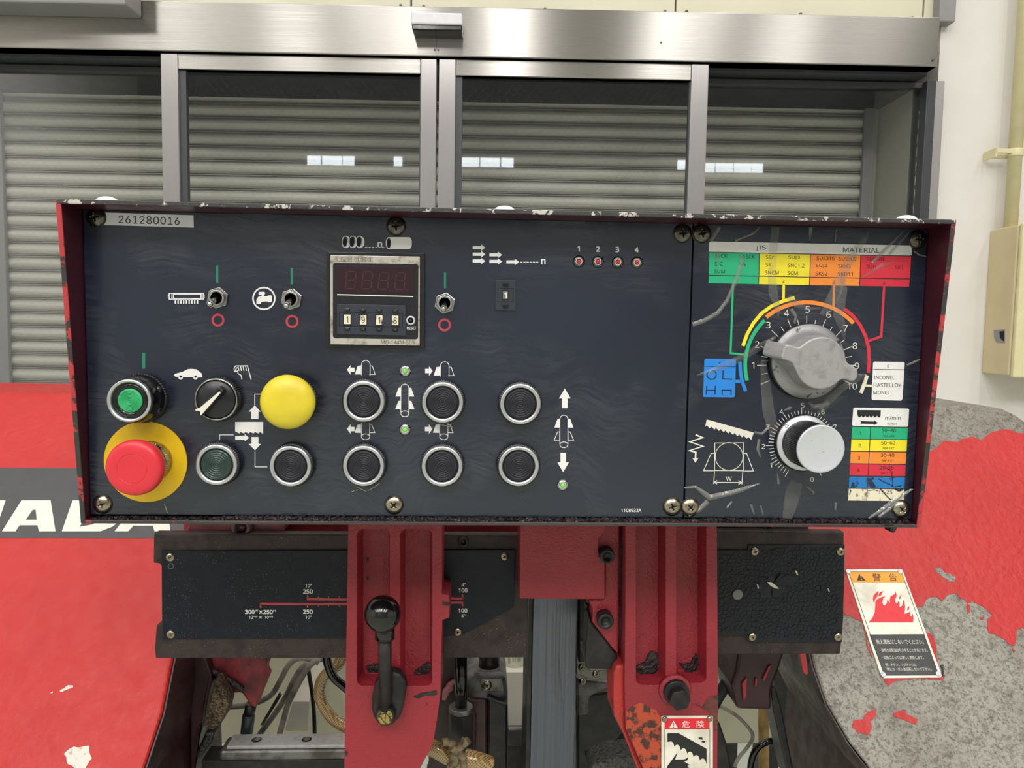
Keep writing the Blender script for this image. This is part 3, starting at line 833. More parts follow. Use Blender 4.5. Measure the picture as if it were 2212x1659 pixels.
# scratches round the buttons
m = MB()
m.stroke(pl(D, (345, 1112), (425, 1152)), 0.9, L1).stroke(pl(D, (440, 1143), (500, 1110), (533, 1082)), 0.9, L1)
m.stroke(pl(B, (940, 1285), (965, 1355)), 0.8, L1).stroke(pl(D, (305, 1152), (325, 1146)), 1.0, L1).stroke(pl(D, (340, 1142), (358, 1136)), 1.0, L1)
m.stroke(pl(D, (1020, 598), (1135, 620)), 0.7, L1)
m.build('scratch', WARMW, fp)

# --- push buttons
def knurl(i, j): return 1.0 + (0.018 if i % 2 else -0.012)
def ridged(r, y, nr=6, d=0.0007):
    pr = [(0.0, y-d)]
    pr = []
    for k in range(nr*4+1):
        q = r*0.86*k/(nr*4)
        pr.append((max(q, 0.00001), y - d*(0.5+0.5*math.cos(k*math.pi/2))))
    pr += [(r*0.9, y-0.0003), (r*0.97, y), (r, y+0.0008), (r, y+0.005)]
    return pr
def button_meshes(h, r_ring, r_cap, capmat, base_r):
    b_ = MB().lathe(0, 0, [(base_r*0.98, 0), (base_r, -0.0012), (base_r, -h*0.55), (base_r*0.97, -h*0.66), (r_ring*0.98, -h*0.7)], 120, False, knurl).mesh('collar', BLACK)
    q = MB().lathe(0, 0, [(r_ring*0.99, -h*0.5), (r_ring, -h*0.82), (r_ring*0.965, -h), (r_ring*0.84, -h*0.99), (r_cap*1.01, -h*0.86), (r_cap*1.01, -h*0.4)], 64, cap=False).mesh('bezel', SATIN)
    c_ = MB().lathe(0, 0, ridged(r_cap*0.975, -h*0.86), 56).mesh('cap', capmat)
    return b_, q, c_
H = 0.0108
rr_, rc_, rb_ = mm(44.9, -H), mm(34.4, -H), mm(47.3, 0)
bm_, qm_, cm_ = button_meshes(H, rr_, rc_, RUBBER, rb_)
gm_ = button_meshes(H, rr_, rc_, GREENDK, rb_)[2]
def push(px, py, cap, label=None):
    b = P(px, py, -H)
    o = put('push_button', bm_, cp, (b.x, 0, b.z), label=label)
    put('bezel', qm_, o, (b.x, 0, b.z)); put('cap', cap, o, (b.x, 0, b.z))
for px, py in ((784.9, 867.2), (956.1, 869.6), (1124.4, 873), (784.9, 1007), (954.8, 1007.8), (1120.7, 1007.5), (626.7, 1007.4)):
    push(px, py, cm_, 'black push button in a chrome ring')
push(466, 1004.4, gm_, 'dark green push button in a chrome ring')
# lit green start button on a long black guard tube
hS = 0.026; b = P(278, 866, -hS)
st = MB().lathe(b.x, b.z, [(0.0190, 0), (0.0192, -0.001), (0.0192, -0.0055), (0.0186, -0.006)], 110, False, knurl).build('push_button', BLACK, cp, label='lit green push button standing out on a black sleeve')
MB().lathe(b.x, b.z, [(0.0180, -0.005), (0.0180, -0.016), (0.0168, -0.023), (0.0165, -0.0235)], 56).build('sleeve', BLACKG, st)
rS = mm(46.3, -hS)
MB().lathe(b.x, b.z, [(rS*0.98, -hS+0.004), (rS, -hS+0.0018), (rS*0.985, -hS), (rS*0.90, -hS-0.0002), (rS*0.84, -hS+0.001), (rS*0.80, -hS+0.006)], 64, cap=False).build('bezel', SATIN, st)
MB().lathe(b.x, b.z, [(rS*0.83, -hS+0.004), (rS*0.76, -hS+0.0022), (rS*0.60, -hS+0.0022), (rS*0.57, -hS+0.003)], 56).build('rim', BLACKG, st)
MB().lathe(b.x, b.z, [(p, y) for p, y in ridged(rS*0.56, -hS+0.0018, 8, 0.0010)], 56).build('lens', GREENLENS, st)
for ang in (25, -30):
    a = R(ang); MB().sphere((b.x+0.0172*math.cos(a), -0.011, b.z+0.0172*math.sin(a)), 0.003, 16, 10).build('grip_dimple', BLACKG, st)
# selector switch
hW = 0.0105; b = P(466, 863.2, -hW); rW = mm(45.8, -hW)
sw = MB().lathe(b.x, b.z, [(rW*1.04, 0), (rW*1.06, -0.001), (rW*1.06, -0.006), (rW*1.0, -0.007)], 120, False, knurl).build('selector_switch', BLACK, cp, label='black rotary selector switch with a white pointer')
MB().lathe(b.x, b.z, [(rW*0.99, -0.006), (rW, -0.009), (rW*0.97, -hW), (rW*0.91, -0.0102), (rW*0.90, -0.006)], 64, cap=False).build('bezel', CHROME, sw)
MB().lathe(b.x, b.z, [(rW*0.89, -0.006), (rW*0.88, -0.0098), (rW*0.84, -0.0106), (0.0001, -0.0106)], 56).build('dial', BLACK, sw)
hb = -0.0185
m = MB()
m.prism(pl(B, (1375, 345), (1416, 385), (1235, 590), (1190, 545)), hb, -0.0104)
m.build('grip', BLACK, sw, bevel=0.0012)
MB().prism(pl(B, (1383, 391), (1388, 396), (1385, 404), (1232, 580), (1226, 576), (1226, 549), (1185, 540), (1186, 531), (1220, 521), (1376, 391)), hb-0.0004, hb).build('pointer', WARMW, sw)
# yellow mushroom
hY = 0.026; b = P(620.8, 868.6, -hY+0.004); rY = mm(58.7, -hY+0.004)
ym = MB().lathe(b.x, b.z, [(0.0182, 0), (0.0185, -0.001), (0.0185, -0.007), (0.0165, -0.008), (0.0165, -0.017)], 110, False, knurl).build('mushroom_button', BLACK, cp, label='yellow domed mushroom push button')
pr = [(rY*0.9, -0.017), (rY*0.985, -0.0185), (rY, -hY+0.005)]
for k in range(1, 9):
    t_ = k/8*math.pi/2; pr.append((max(rY*math.cos(t_)**0.8, 0.00002), -hY+0.005-0.0085*math.sin(t_)))
MB().lathe(b.x, b.z, pr, 64).build('cap', YELLOW, ym)
# emergency stop
hE = 0.036; b = P(285, 1013, -hE); rE = mm(61, -hE); b0 = P(314.5, 997.5, -0.001)
es = MB().lathe(b0.x, b0.z, [(mm(87.2, 0), 0), (mm(87.2, 0), -0.0012), (0.01, -0.0012)], 96, False).build('emergency_stop', YELLOWP, cp, label='red emergency stop mushroom on a yellow disc')
MB().lathe(b.x, b.z, [(mm(41.5, 0), -0.001), (mm(42.5, 0), -0.002), (mm(42.5, 0), -0.0085), (mm(39, 0), -0.010), (mm(38, 0), -0.015)], 110, False, knurl).build('collar', NICKEL, es)
MB().lathe(b.x, b.z, [(mm(37, 0), -0.014), (mm(37, 0), -hE+0.012), (rE*0.6, -hE+0.0105)], 48).build('stem', BLKMET, es)
MB().lathe(b.x, b.z, [(rE*q, -hE+d) for q, d in ((0.55, 0.012), (0.88, 0.012), (0.97, 0.0105), (1.0, 0.007), (0.99, 0.004), (0.96, 0.0021), (0.90, 0.0008), (0.82, 0.0002), (0.7, -0.0001), (0.535, -0.0003), (0.53, -0.0003), (0.526, 0), (0.514, 0), (0.51, -0.0003), (0.505, -0.0003), (0.3, -0.0005), (0.0001, -0.0006))], 72).build('cap', REDPL, es)

# --- toggle switches
hexp = [(math.cos(R(60*i+20)), math.sin(R(60*i+20))) for i in range(6)]
for (nx, ny), (bx, by) in (((469.5, 643.3), (453.4, 657)), ((629, 646.3), (618.6, 661)), ((960.8, 655), (958.3, 667.8))):
    c = P(nx, ny, -0.003); tip = P(bx, by, -0.0165)
    rh = mm(23.3, 0)
    ts = MB().loft([Vector((c.x+rh*u, -0.003, c.z+rh*v)) for u, v in hexp], [Vector((c.x+rh*u, 0, c.z+rh*v)) for u, v in hexp]).build('toggle_switch', CHROME, cp, bevel=0.0005, label='chrome toggle switch flipped down')
    ri = mm(16.5, 0)
    MB().lathe(c.x, c.z, [(ri, -0.002), (ri, -0.0058), (ri*0.96, -0.0062), (ri*0.76, -0.0062), (ri*0.70, -0.0045), (ri*0.68, -0.0032), (0.0001, -0.0032)], 40).build('bushing', CHROME, ts)
    MB().lathe(c.x, c.z, [(ri*0.70, -0.0036), (0.0001, -0.0036)], 32).build('boot', DKHOLE, ts)
    root_ = Vector((c.x, -0.0036, c.z))
    MB().tube([root_, root_.lerp(tip, 0.5), tip], [0.0017, 0.0027], 14, 3).sphere(tip, mm(6.6, -0.0165), 20, 14).build('lever', CHROME, ts)

# --- LEDs
def led(px, py, lens, name, label):
    b = P(px, py, -0.001)
    o = MB().lathe(b.x, b.z, [(0.0047, 0), (0.0046, -0.0008), (0.0026, -0.0022), (0.0023, -0.0020), (0.0022, -0.0004)], 36, cap=False).build(name, CHROME if 'red' not in label else NICKELDK, cp, label=label)
    MB().ring(px, py, 7.4, 5.6, on_y(-0.0023), 28).build('bezel', SILVER, o)
    MB().lathe(b.x, b.z, [(0.0021, -0.0006), (0.0020, -0.0018), (0.0014, -0.0027), (0.0001, -0.0030)], 24).build('lens', lens, o)
for px, py in ((1250.7, 564.4), (1291.8, 565), (1334.7, 566), (1376.2, 566.9)): led(px, py, REDLED, 'indicator_lamp', 'small unlit red indicator lamp')
for px, py in ((875.3, 801.4), (874.5, 928.3), (1215.7, 1048.4)): led(px, py, GREENLED, 'indicator_lamp', 'small lit green indicator lamp')

# --- preset counter
ct_ = MB().prism(pl(C, (102, 505), (970, 515), (970, 1368), (102, 1355)), -0.0042, 0).build('counter', BLACK, cp, bevel=0.0008, label='preset piece counter with a dark red display')
K = -0.0062
m = MB().prism(pl(C, (137, 536), (930, 550), (928, 1338), (138, 1326)), K, -0.0042); m.build('bezel', BEZEL, ct_, bevel=0.0004)
k1 = on_y(K-0.0001); k2 = on_y(K-0.0002); k3 = on_y(K-0.0003)
rc = []
for cx_, cy_, a0 in ((184, 630, 180), (893, 640, 270), (890, 1258, 0), (184, 1248, 90)):
    rc += [(cx_+24*math.cos(R(a0+15*i)), cy_+24*math.sin(R(a0+15*i))) for i in range(7)]
MB().sheet(pl(C, *rc), k1).build('mask', BLACK, ct_)
MB().prism(pl(C, (187, 630), (882, 642), (882, 878), (188, 866)), K-0.0007, K).build('display', DISPLAY, ct_, bevel=0.0002)
m = MB(); k4 = on_y(K-0.0008)
def seg8(x, y, w_, h_, sl):
    def q(u, v): return C(x + u*w_ - v*sl, y + v*h_)
    for v in (0, 0.5, 1): m.stroke([q(0.12, v), q(0.88, v)], 2.0, k4)
    for u in (0, 1):
        for v0 in (0.04, 0.54): m.stroke([q(u, v0), q(u, v0+0.42)], 2.0, k4)
for x, y in ((285, 682), (430, 685), (575, 688), (722, 691)): seg8(x, y, 82, 150, 16)
for x in (378, 522, 667, 812):
    c = C(x, 848); m.disc(c[0], c[1], 1.6, k4, 10)
m.build('led_digits', SEG, ct_)
MB().stroke(pl(C, (197, 886), (872, 904)), 2.4, k2).build('divider_line', WARMW, ct_)
tw = MB().prism(pl(C, (196, 968), (804, 982), (803, 1250), (196, 1238)), K-0.0012, K).build('thumbwheel_block', DKGREY, ct_, bevel=0.0003)
kk = K-0.0012
MB().stroke(pl(C, (217, 1040), (778, 1054), (776, 1174), (217, 1163)), 1.3, on_y(kk-0.0001), True).build('groove', DKHOLE, ct_)
for i, (x, gl) in enumerate(((287, '1'), (428, '9'), (570, '1'), (711, '8'))):
    dy = 3*i + 1
    MB().prism(pl(C, (x-36, 1052+dy), (x+36, 1052+dy), (x+36, 1166+dy), (x-36, 1166+dy)), kk-0.0003, kk).build('wheel_surround', DKHOLE, ct_, bevel=0.0002)
    MB().sheet(pl(C, (x-29, 1062+dy), (x+29, 1062+dy), (x+29, 1146+dy), (x-29, 1146+dy)), on_y(kk-0.0004)).build('digit_wheel', DIRTYW, ct_)
    text(gl, C(x-(9 if gl == '1' else 15), 1078+dy) + C(x+(9 if gl == '1' else 15), 1134+dy), on_y(kk-0.0005), BLACKI, ct_, 'wheel_digit')
    for yy in (1018, 1186):
        MB().prism(pl(C, (x-25, yy-12+dy), (x+22, yy-12+dy), (x+22, yy+12+dy), (x-25, yy+12+dy)), kk-0.0012, kk).build('step_key', BLACKG, ct_, bevel=0.0003)
        MB().stroke(pl(C, (x-12, yy-4+dy), (x+9, yy-4+dy), (x+9, yy+4+dy), (x-12, yy+4+dy)), 0.8, on_y(kk-0.00125), True).build('key_mark', STEELDK, ct_)
b = P(*C(848, 1115), K-0.001)
rs = MB().lathe(b.x, b.z, [(0.0036, K), (0.0036, K-0.0006), (0.0024, K-0.0012), (0.0021, K-0.0006)], 32, cap=False).build('reset_button', SILVER, ct_)
MB().lathe(b.x, b.z, [(0.0022, K-0.0004), (0.0014, K-0.0010), (0.0012, K-0.0024), (0.0001, K-0.0026)], 24).build('reset_pin', BLACKG, ct_)
text('RESET', C(815, 1169) + C(898, 1195), k2, WHITE, ct_, bold=0.01)
OUTL = ink('outlined_letter_ink', S(112, 92, 84)); PALEL = ink('letter_fill_ink', S(206, 200, 190))
text('LINE SEIKI', C(184, 556) + C(512, 597), k1, OUTL, ct_, bold=0.04)
text('LINE SEIKI', C(187, 559) + C(509, 594), k2, PALEL, ct_, bold=-0.004)
text('OUT', C(823, 586) + C(880, 609), k1, OUTL, ct_)
text('MD-144M-509', C(586, 1292) + C(882, 1326), k1, ink('model_ink', S(84, 74, 68)), ct_)

# --- single thumbwheel on the right
th = MB().prism(pl(C, (1600, 757), (1780, 760), (1776, 1028), (1597, 1024)), -0.0014, 0).build('thumbwheel', DKGREY, cp, bevel=0.0004, label='single digit thumbwheel showing 1')
MB().stroke(pl(C, (1622, 830), (1756, 833), (1752, 952), (1620, 950)), 1.2, on_y(-0.0015), True).build('groove', DKHOLE, th)
MB().prism(pl(C, (1656, 846), (1718, 847), (1716, 936), (1656, 935)), -0.0018, -0.0014).build('wheel_surround', DKHOLE, th)
MB().sheet(pl(C, (1664, 855), (1709, 856), (1708, 926), (1664, 925)), on_y(-0.0019)).build('digit_wheel', M('grey_digit_wheel', S(112, 116, 106), 0.5), th)
text('1', C(1676, 866) + C(1700, 916), on_y(-0.002), WHITE, th, 'wheel_digit', bold=0.02)
for yy in (798, 986):
    MB().prism(pl(C, (1664, yy-16), (1714, yy-15), (1713, yy+17), (1663, yy+16)), -0.0026, -0.0014).build('step_key', BLACKG, th, bevel=0.0003)
    MB().stroke(pl(C, (1676, yy-6), (1700, yy-6), (1700, yy+6), (1676, yy+6)), 0.8, on_y(-0.0027), True).build('key_mark', BLKMET, th)

# --- cutting-speed chart on the right faceplate
def lerp(a, b, t): return (a[0]+(b[0]-a[0])*t, a[1]+(b[1]-a[1])*t)
m = MB().sheet(pl(FF, (203, 264), (1795, 296), (1805, 306), (1804, 372), (1790, 376), (190, 346), (192, 274)), L1).build('chart_header', WHITE, fp2)
tops = [(190, 350), (592, 358), (998, 366), (1398, 374), (1803, 381)]
mids = [(186, 530), (588, 537), (993, 545), (1393, 552), (1792, 559)]
mids2 = [(186, 537), (587, 544), (992, 551), (1392, 559), (1791, 566)]
bots = [(183, 596), (585, 604), (989, 611), (1389, 618), (1786, 624)]
for i, mt in enumerate((GREENI, YELLOWI, ORANGEI, REDI)):
    g_ = 3
    m = MB()
    m.sheet(pl(FF, (tops[i][0]+g_, tops[i][1]+2), (tops[i+1][0]-g_, tops[i+1][1]+2), (mids[i+1][0]-g_, mids[i+1][1]), (mids[i][0]+g_, mids[i][1])), L1)
    m.sheet(pl(FF, (mids2[i][0]+g_, mids2[i][1]), (mids2[i+1][0]-g_, mids2[i+1][1]), (bots[i+1][0]-g_, bots[i+1][1]), (bots[i][0]+g_, bots[i][1])), L1)
    m.build('chart_cell', mt, fp2)
text('JIS', FF(562, 296) + FF(643, 337), L2, BLACKI, fp2)
text('MATERIAL', pl(FF, (1258, 310), (1548, 317), (1548, 355), (1258, 349)), L2, BLACKI, fp2)
for s_, x0, x1, y in (('S9CK', 238, 338, 378), ('S15CK', 438, 556, 384), ('S-C', 236, 300, 441), ('SS', 432, 482, 446), ('SUM', 234, 317, 502),
                      ('SCr', 643, 708, 387), ('SUJ3', 822, 914, 392), ('SK', 640, 688, 449), ('SNC1,2', 818, 950, 455), ('SNCM', 638, 746, 511), ('SCM', 816, 897, 515),
                      ('SUS316', 1048, 1189, 397), ('SUS309', 1224, 1364, 401), ('SUJ2', 1042, 1133, 458), ('SKH3', 1220, 1318, 461), ('SKS2', 1039, 1133, 519), ('SKD11', 1218, 1334, 522),
                      ('SUS304', 1447, 1587, 404), ('SUH', 1443, 1520, 464), ('SKT', 1672, 1742, 470)):
    text(s_, pl(FF, (x0, y-15), (x1, y-14), (x1, y+16 + (5 if ',' in s_ else 0)), (x0, y+15 + (5 if ',' in s_ else 0))), L2, BLACKI, fp2, 'material_name')
for s_, x, y in (('2', 783, 581), ('3', 1184, 590), ('4', 1583, 597)):
    text(s_, FF(x-8, y-13) + FF(x+8, y+13), L2, BLACKI, fp2, 'group_number')
DCX, DCY = FF(968, 1250)
def arcp(r, a0, a1, n=22): return [(DCX + r*math.cos(R(a0+(a1-a0)*i/n)), DCY - r*math.sin(R(a0+(a1-a0)*i/n))) for i in range(n+1)]
MB().stroke(pl(FF, (382, 600), (362, 1153), (478, 1166)), 4.2, L1).stroke(arcp(132.8, 133, 194.3), 8.0, L1).build('chart_line', GREENI, fp2)
MB().stroke(pl(FF, (786, 605), (783, 738)), 5.5, L1).stroke(pl(FF, (460, 1096), (495, 1000), (545, 912), (610, 835), (690, 778), (783, 738), (872, 712)), 7.6, L1).build('chart_line', YELLOWI, fp2)
MB().stroke(pl(FF, (1186, 612), (1180, 790)), 5, L1).stroke(arcp(135.8, 130, 42), 8.6, L2).build('chart_line', ORANGEI, fp2)
MB().stroke(pl(FF, (1585, 620), (1562, 1020), (1462, 1056)), 5.2, L1).stroke(pl(FF, (1266, 800), (1335, 855), (1394, 930), (1438, 1020), (1463, 1120), (1466, 1220), (1458, 1310)), 7.4, L1).build('chart_line', REDI, fp2)
MB().stroke(pl(FF, (437, 1222), (440, 1300), (455, 1380), (482, 1456)), 7.6, L1).sheet(pl(FF, (398, 1366), (446, 1366), (456, 1392), (398, 1390)), L1).build('chart_line', BLUEI, fp2)
MB().stroke(pl(FF, (1450, 1330), (1400, 1472)), 8, L1).stroke(pl(FF, (1425, 1410), (1500, 1414)), 4.6, L1).build('chart_line', DIRTYW, fp2)
MB().sheet(pl(FF, (165, 1197), (396, 1201), (405, 1212), (396, 1495), (386, 1506), (150, 1503), (143, 1494), (153, 1208)), L1).build('shape_box', BLUEI, fp2)
m = MB(); w = 1.6
m.stroke(pl(FF, (150, 1257), (402, 1261)), 1.3, L2).ring(*FF(211, 1325), 11.0, 8.8, L2)
m.stroke(pl(FF, (303, 1290), (299, 1358), (374, 1360)), 2.2, L2)
m.stroke(pl(FF, (172, 1413), (168, 1484)), 2.2, L2).stroke(pl(FF, (240, 1413), (238, 1484)), 2.2, L2).stroke(pl(FF, (170, 1449), (239, 1450)), 2.2, L2)
m.stroke([(1559.8, 853.5), (1560, 842.7), (1579.6, 842.9), (1579, 853.8)], 2.2, L2)
m.build('section_symbol', BLACKI, fp2)
text('5', FF(266, 1226) + FF(284, 1252), L2, BLACKI, fp2, 'group_number')
MB().sheet([FF(1507, 1221), FF(1740, 1224), FF(1749, 1233), (1949.5, 862), (1946.5, 865.5), (1885, 864.2), (1882.6, 861), FF(1497, 1231)], L1).build('alloy_box', WHITE, fp2)
MB().stroke(pl(FF, (1499, 1282), (1748, 1286)), 1.2, L2).build('alloy_box_rule', BLACKI, fp2)
text('6', FF(1610, 1244) + FF(1627, 1270), L2, BLACKI, fp2, 'group_number')
for s_, x0, x1, y in (('INCONEL', 1504, 1668, 1347), ('HASTELLOY', 1502, 1722, 1408), ('MONEL', 1500, 1630, 1467)):
    text(s_, FF(x0, y-14) + FF(x1, y+15), L2, BLACKI, fp2, 'alloy_name')
# dial scales
m = MB()
for k in range(21):
    v = k*0.5; a = 180 - (v-1)*22.5
    if v < 0 or v > 10: continue
    ro = 107 if v == int(v) else 99.5
    ri_ = 86.5
    m.stroke([(DCX+ri_*math.cos(R(a)), DCY-ri_*math.sin(R(a))), (DCX+ro*math.cos(R(a)), DCY-ro*math.sin(R(a)))], 1.5, L3)
m.build('dial_scale', WARMW, fp2)
for s_, x, y in (('1', 541, 1250), ('2', 573, 1085), ('3', 662, 930), ('4', 808, 833), ('5', 976, 805), ('6', 1142, 846), ('7', 1276, 955), ('8', 1352, 1095), ('9', 1368, 1255), ('10', 1331, 1417)):
    hw = 10 if s_ == '1' else (36 if s_ == '10' else 18)
    text(s_, FF(x-hw, y-26) + FF(x+hw, y+26), L3, WARMW, fp2, 'dial_number')
KCX, KCY = 1733.5, 960.5
m = MB()
for k in range(0, 51):
    v = k*0.2; a = 181.5 - (v-2)*30
    ro = 79 if abs(v-round(v)) < 1e-6 else 73.5
    m.stroke([(KCX+62.5*math.cos(R(a)), KCY-62.5*math.sin(R(a))), (KCX+ro*math.cos(R(a)), KCY-ro*math.sin(R(a)))], 1.5, L3)
m.build('dial_scale', WARMW, fp2)
for s_, x, y in (('1', 733, 803), ('2', 674, 658), ('3', 707, 508), ('4', 813, 389), ('5', 978, 342), ('6', 1134, 392), ('7', 1225, 508), ('0', 1050, 912)):
    hw = 8 if s_ == '1' else 13
    text(s_, G(x-hw, y-18) + G(x+hw, y+18), L3, WARMW, fp2, 'dial_number')
# down-feed symbols
saw = [(238, 450), (600, 551), (582, 608)]
bl = [(225, 510)]
n = 10; a = Vector((582, 608)); b = Vector((225, 508)); tt = []
for k in range(n):
    p0_ = a.lerp(b, (k+0.0)/n); p1_ = a.lerp(b, (k+0.45)/n); p2_ = a.lerp(b, (k+0.8)/n)
    tt += [tuple(p0_), (p1_.x-8, p1_.y-20), (p2_.x, p2_.y-8)]
MB().sheet(pl(G, (238, 450), (600, 551), *tt, (225, 505)), L1).build('saw_blade_symbol', WARMW, fp2)
m = MB(); m.stroke(pl(G, (152, 568), (207, 590), (108, 622), (208, 657), (105, 690), (153, 702), (151, 748)), 3.6, L1)
m.sheet(pl(G, (128, 748), (173, 748), (150, 784)), L1); m.build('feed_symbol', WARMW, fp2)
m = MB(); w = 1.6; c = G(410, 735)
m.ring(c[0], c[1], 30.6, 29.2, L1, 48).stroke(pl(G, (300, 632), (523, 630), (523, 845), (298, 843)), w, L1, True)
m.stroke(pl(G, (298, 711), (272, 711), (213, 845), (298, 845)), w, L1).stroke(pl(G, (523, 712), (546, 713), (597, 847), (520, 847)), w, L1)
m.stroke(pl(G, (298, 845), (291, 948)), w, L1).stroke(pl(G, (516, 845), (509, 950)), w, L1)
m.stroke(pl(G, (294, 934), (508, 936)), w, L1).stroke(pl(G, (318, 920), (294, 934), (318, 948)), w, L1).stroke(pl(G, (482, 921), (508, 936), (482, 950)), w, L1)
m.build('vice_width_symbol', WARMW, fp2)
text('W', G(386, 889) + G(431, 922), L1, WARMW, fp2)
# blade-speed table
MB().sheet(pl(G, (1376, 358), (1789, 366), (1798, 375), (1790, 500), (1782, 507), (1366, 500), (1358, 492), (1367, 367)), L1).build('speed_header', WHITE, fp2)
m = MB()
te = []
for k in range(6):
    x = 1578 - 30*k; te += [(x, 422), (x-6, 432), (x-18, 434), (x-24, 424)]
m.sheet(pl(G, (1400, 377), (1580, 379), *te, (1398, 405)), L2)
m.sheet(pl(G, (1425, 463), (1528, 466), (1528, 456), (1557, 476), (1528, 494), (1528, 485), (1425, 482)), L2)
m.build('blade_speed_symbol', BLACKI, fp2)
text('m/min', G(1614, 421) + G(1731, 452), L2, BLACKI, fp2)
text('ft/min', G(1630, 472) + G(1701, 494), L2, ink('grey_ink', S(110, 110, 112)), fp2)
rows = [(508, 598, GREENI, '1', '50~80', '164-262'), (603, 692, YELLOWI, '2', '50~60', '164-197'), (699, 787, ORANGEI, '3', '30-40', '98-131'),
        (795, 881, REDI, '4', '20-35', '66-115'), (890, 976, DBLUE, '5', '30-40', '98-131'), (984, 1074, DIRTYW, '6', '15-25', '49-82')]
for y0, y1, mt, a, b_, c_ in rows:
    def xl_(y): return 1358 - (y-508)*0.054
    def xr_(y): return 1788 - (y-508)*0.058
    def xd(y): return 1501 - (y-508)*0.054
    m = MB()
    m.sheet(pl(G, (xl_(y0), y0), (xd(y0)-3, y0+2), (xd(y1)-3, y1+2), (xl_(y1), y1)), L1)
    m.sheet(pl(G, (xd(y0)+3, y0+2), (xr_(y0), y0+6), (xr_(y1), y1+5), (xd(y1)+3, y1+2)), L1)
    m.build('speed_row', mt, fp2)
    ym_ = (y0+y1)/2; xm_ = xl_(ym_)+66
    text(a, G(xm_-(5 if a == '1' else 9), ym_-10) + G(xm_+(5 if a == '1' else 9), ym_+16), L2, BLACKI, fp2, 'group_number')
    xc_ = (xd(ym_)+xr_(ym_))/2
    if a == '5': continue
    text(b_, G(xc_-53, ym_-32) + G(xc_+53, ym_-4), L2, BLACKI, fp2, 'speed_range')
    if a != '6': text(c_, G(xc_-45, ym_+16) + G(xc_+45, ym_+33), L2, BLACKI, fp2, 'speed_range')
# black burn marks on the last rows
m = MB()
m.stroke(pl(G, (1575, 985), (1600, 1010), (1625, 1040), (1655, 1068), (1700, 1072), (1735, 1045), (1755, 1010)), 2.2, L3).stroke(pl(G, (1690, 985), (1720, 1000), (1752, 988)), 4.0, L3)
m.stroke(pl(G, (1560, 905), (1600, 930), (1650, 950), (1680, 970), (1740, 960)), 1.6, L3).stroke(pl(G, (1620, 820), (1665, 850), (1672, 970)), 1.2, L3)
m.stroke(pl(G, (1340, 985), (1350, 1000), (1338, 1030)), 1.6, L3).stroke(pl(G, (1480, 1000), (1530, 992), (1560, 1003)), 1.2, L3)
m.build('burn_mark', GRIME, fp2)

# --- speed dial (winged knob)
b0 = P(1742.5, 786, -0.001); bS = P(1746, 781, -0.006); rk = mm(84, -0.006)
dk = MB().lathe(bS.x, bS.z, [(rk*0.96, 0), (rk*0.99, -0.001), (rk, -0.0035), (rk*0.985, -0.006)], 96).build('speed_dial', BLKMET, cp, label='grey winged rotary dial')
MB().lathe(bS.x, bS.z, [(rk*0.985, -0.0058), (rk*0.97, -0.0072), (rk*0.75, -0.0078), (0.0001, -0.0078)], 80).build('skirt', ALUDK, dk)
hD = 0.0235
out = []
zq = lambda x, y: (1640 + x/8.295, 680 + y/8.295)
out += pl(zq, (490, 528), (590, 552), (700, 582), (755, 562), (830, 500), (930, 440), (1030, 405), (1140, 393), (1250, 405), (1350, 450), (1440, 525), (1505, 620), (1545, 720), (1560, 800), (1590, 860), (1650, 905), (1710, 930), (1755, 980), (1772, 1050), (1760, 1120), (1725, 1170), (1680, 1192), (1620, 1182), (1550, 1160), (1490, 1155), (1430, 1190), (1360, 1250), (1270, 1300), (1170, 1328), (1080, 1335), (980, 1322), (880, 1280), (790, 1210), (720, 1120), (670, 1010), (645, 920), (625, 880), (580, 850), (500, 820), (440, 800), (412, 765), (440, 650))
ft = [P(x, y, -hD) for x, y in out]
cen = P(*zq(1100, 865), -hD)
base_ = [Vector((cen.x + (v.x-cen.x)*1.06, -0.0076, cen.z + (v.z-cen.z)*1.06)) for v in ft]
# the pointer wing runs out to the rim of the skirt at its foot
lf = []
for v in base_:
    dx, dz = v.x-cen.x, v.z-cen.z
    if dx < -0.019 and dz > -0.004: v = v + Vector((-0.0085, 0, 0.0022))
    lf.append(v)
MB().loft(ft, lf).build('grip', ALU, dk, bevel=0.0012, seg=3)
# --- feed dial (tall knob)
bK = P(1738, 957.3, -0.004); rK = mm(61.7, -0.004)
fk = MB().lathe(bK.x, bK.z, [(rK*1.035, 0), (rK*1.04, -0.0015), (rK*1.0, -0.003)], 80).build('feed_dial', BLKMET, cp, label='tall silver knob with fluted black sides')
MB().lathe(bK.x, bK.z, [(rK, -0.002), (rK, -0.0038), (rK*0.985, -0.0044), (0.0001, -0.0044)], 80).build('skirt', SILVER, fk)
hK = 0.034; bF = P(1774, 970.3, -hK); rF = mm(54.4, -hK)
MB().lathe(bF.x, bF.z, [(rF*0.99, -0.0042), (rF*0.99, -0.0060), (rF*0.94, -0.0065), (rF*0.94, -0.0075), (rF*0.98, -0.0078), (rF*0.98, -hK+0.0022)], 160, False, lambda i, j: (1.0 + (0.012 if i % 2 else -0.02)) if j >= 4 else 1.0).build('grip', BLACK, fk)
MB().lathe(bF.x, bF.z, [(rF*0.98, -hK+0.0026), (rF*1.0, -hK+0.0018), (rF*0.985, -hK+0.0003), (rF*0.94, -hK), (rF*0.9, -hK+0.0003), (0.0001, -hK+0.0005)], 80).build('cap', SILVER, fk)
zq2 = lambda x, y: (1640 + x/8.295, 860 + y/8.295)
MB().stroke(pl(zq2, (452, 470), (530, 487), (483, 538)), 0.8, on_y(-0.0046), True).build('pointer_mark', BLKMET, fk)

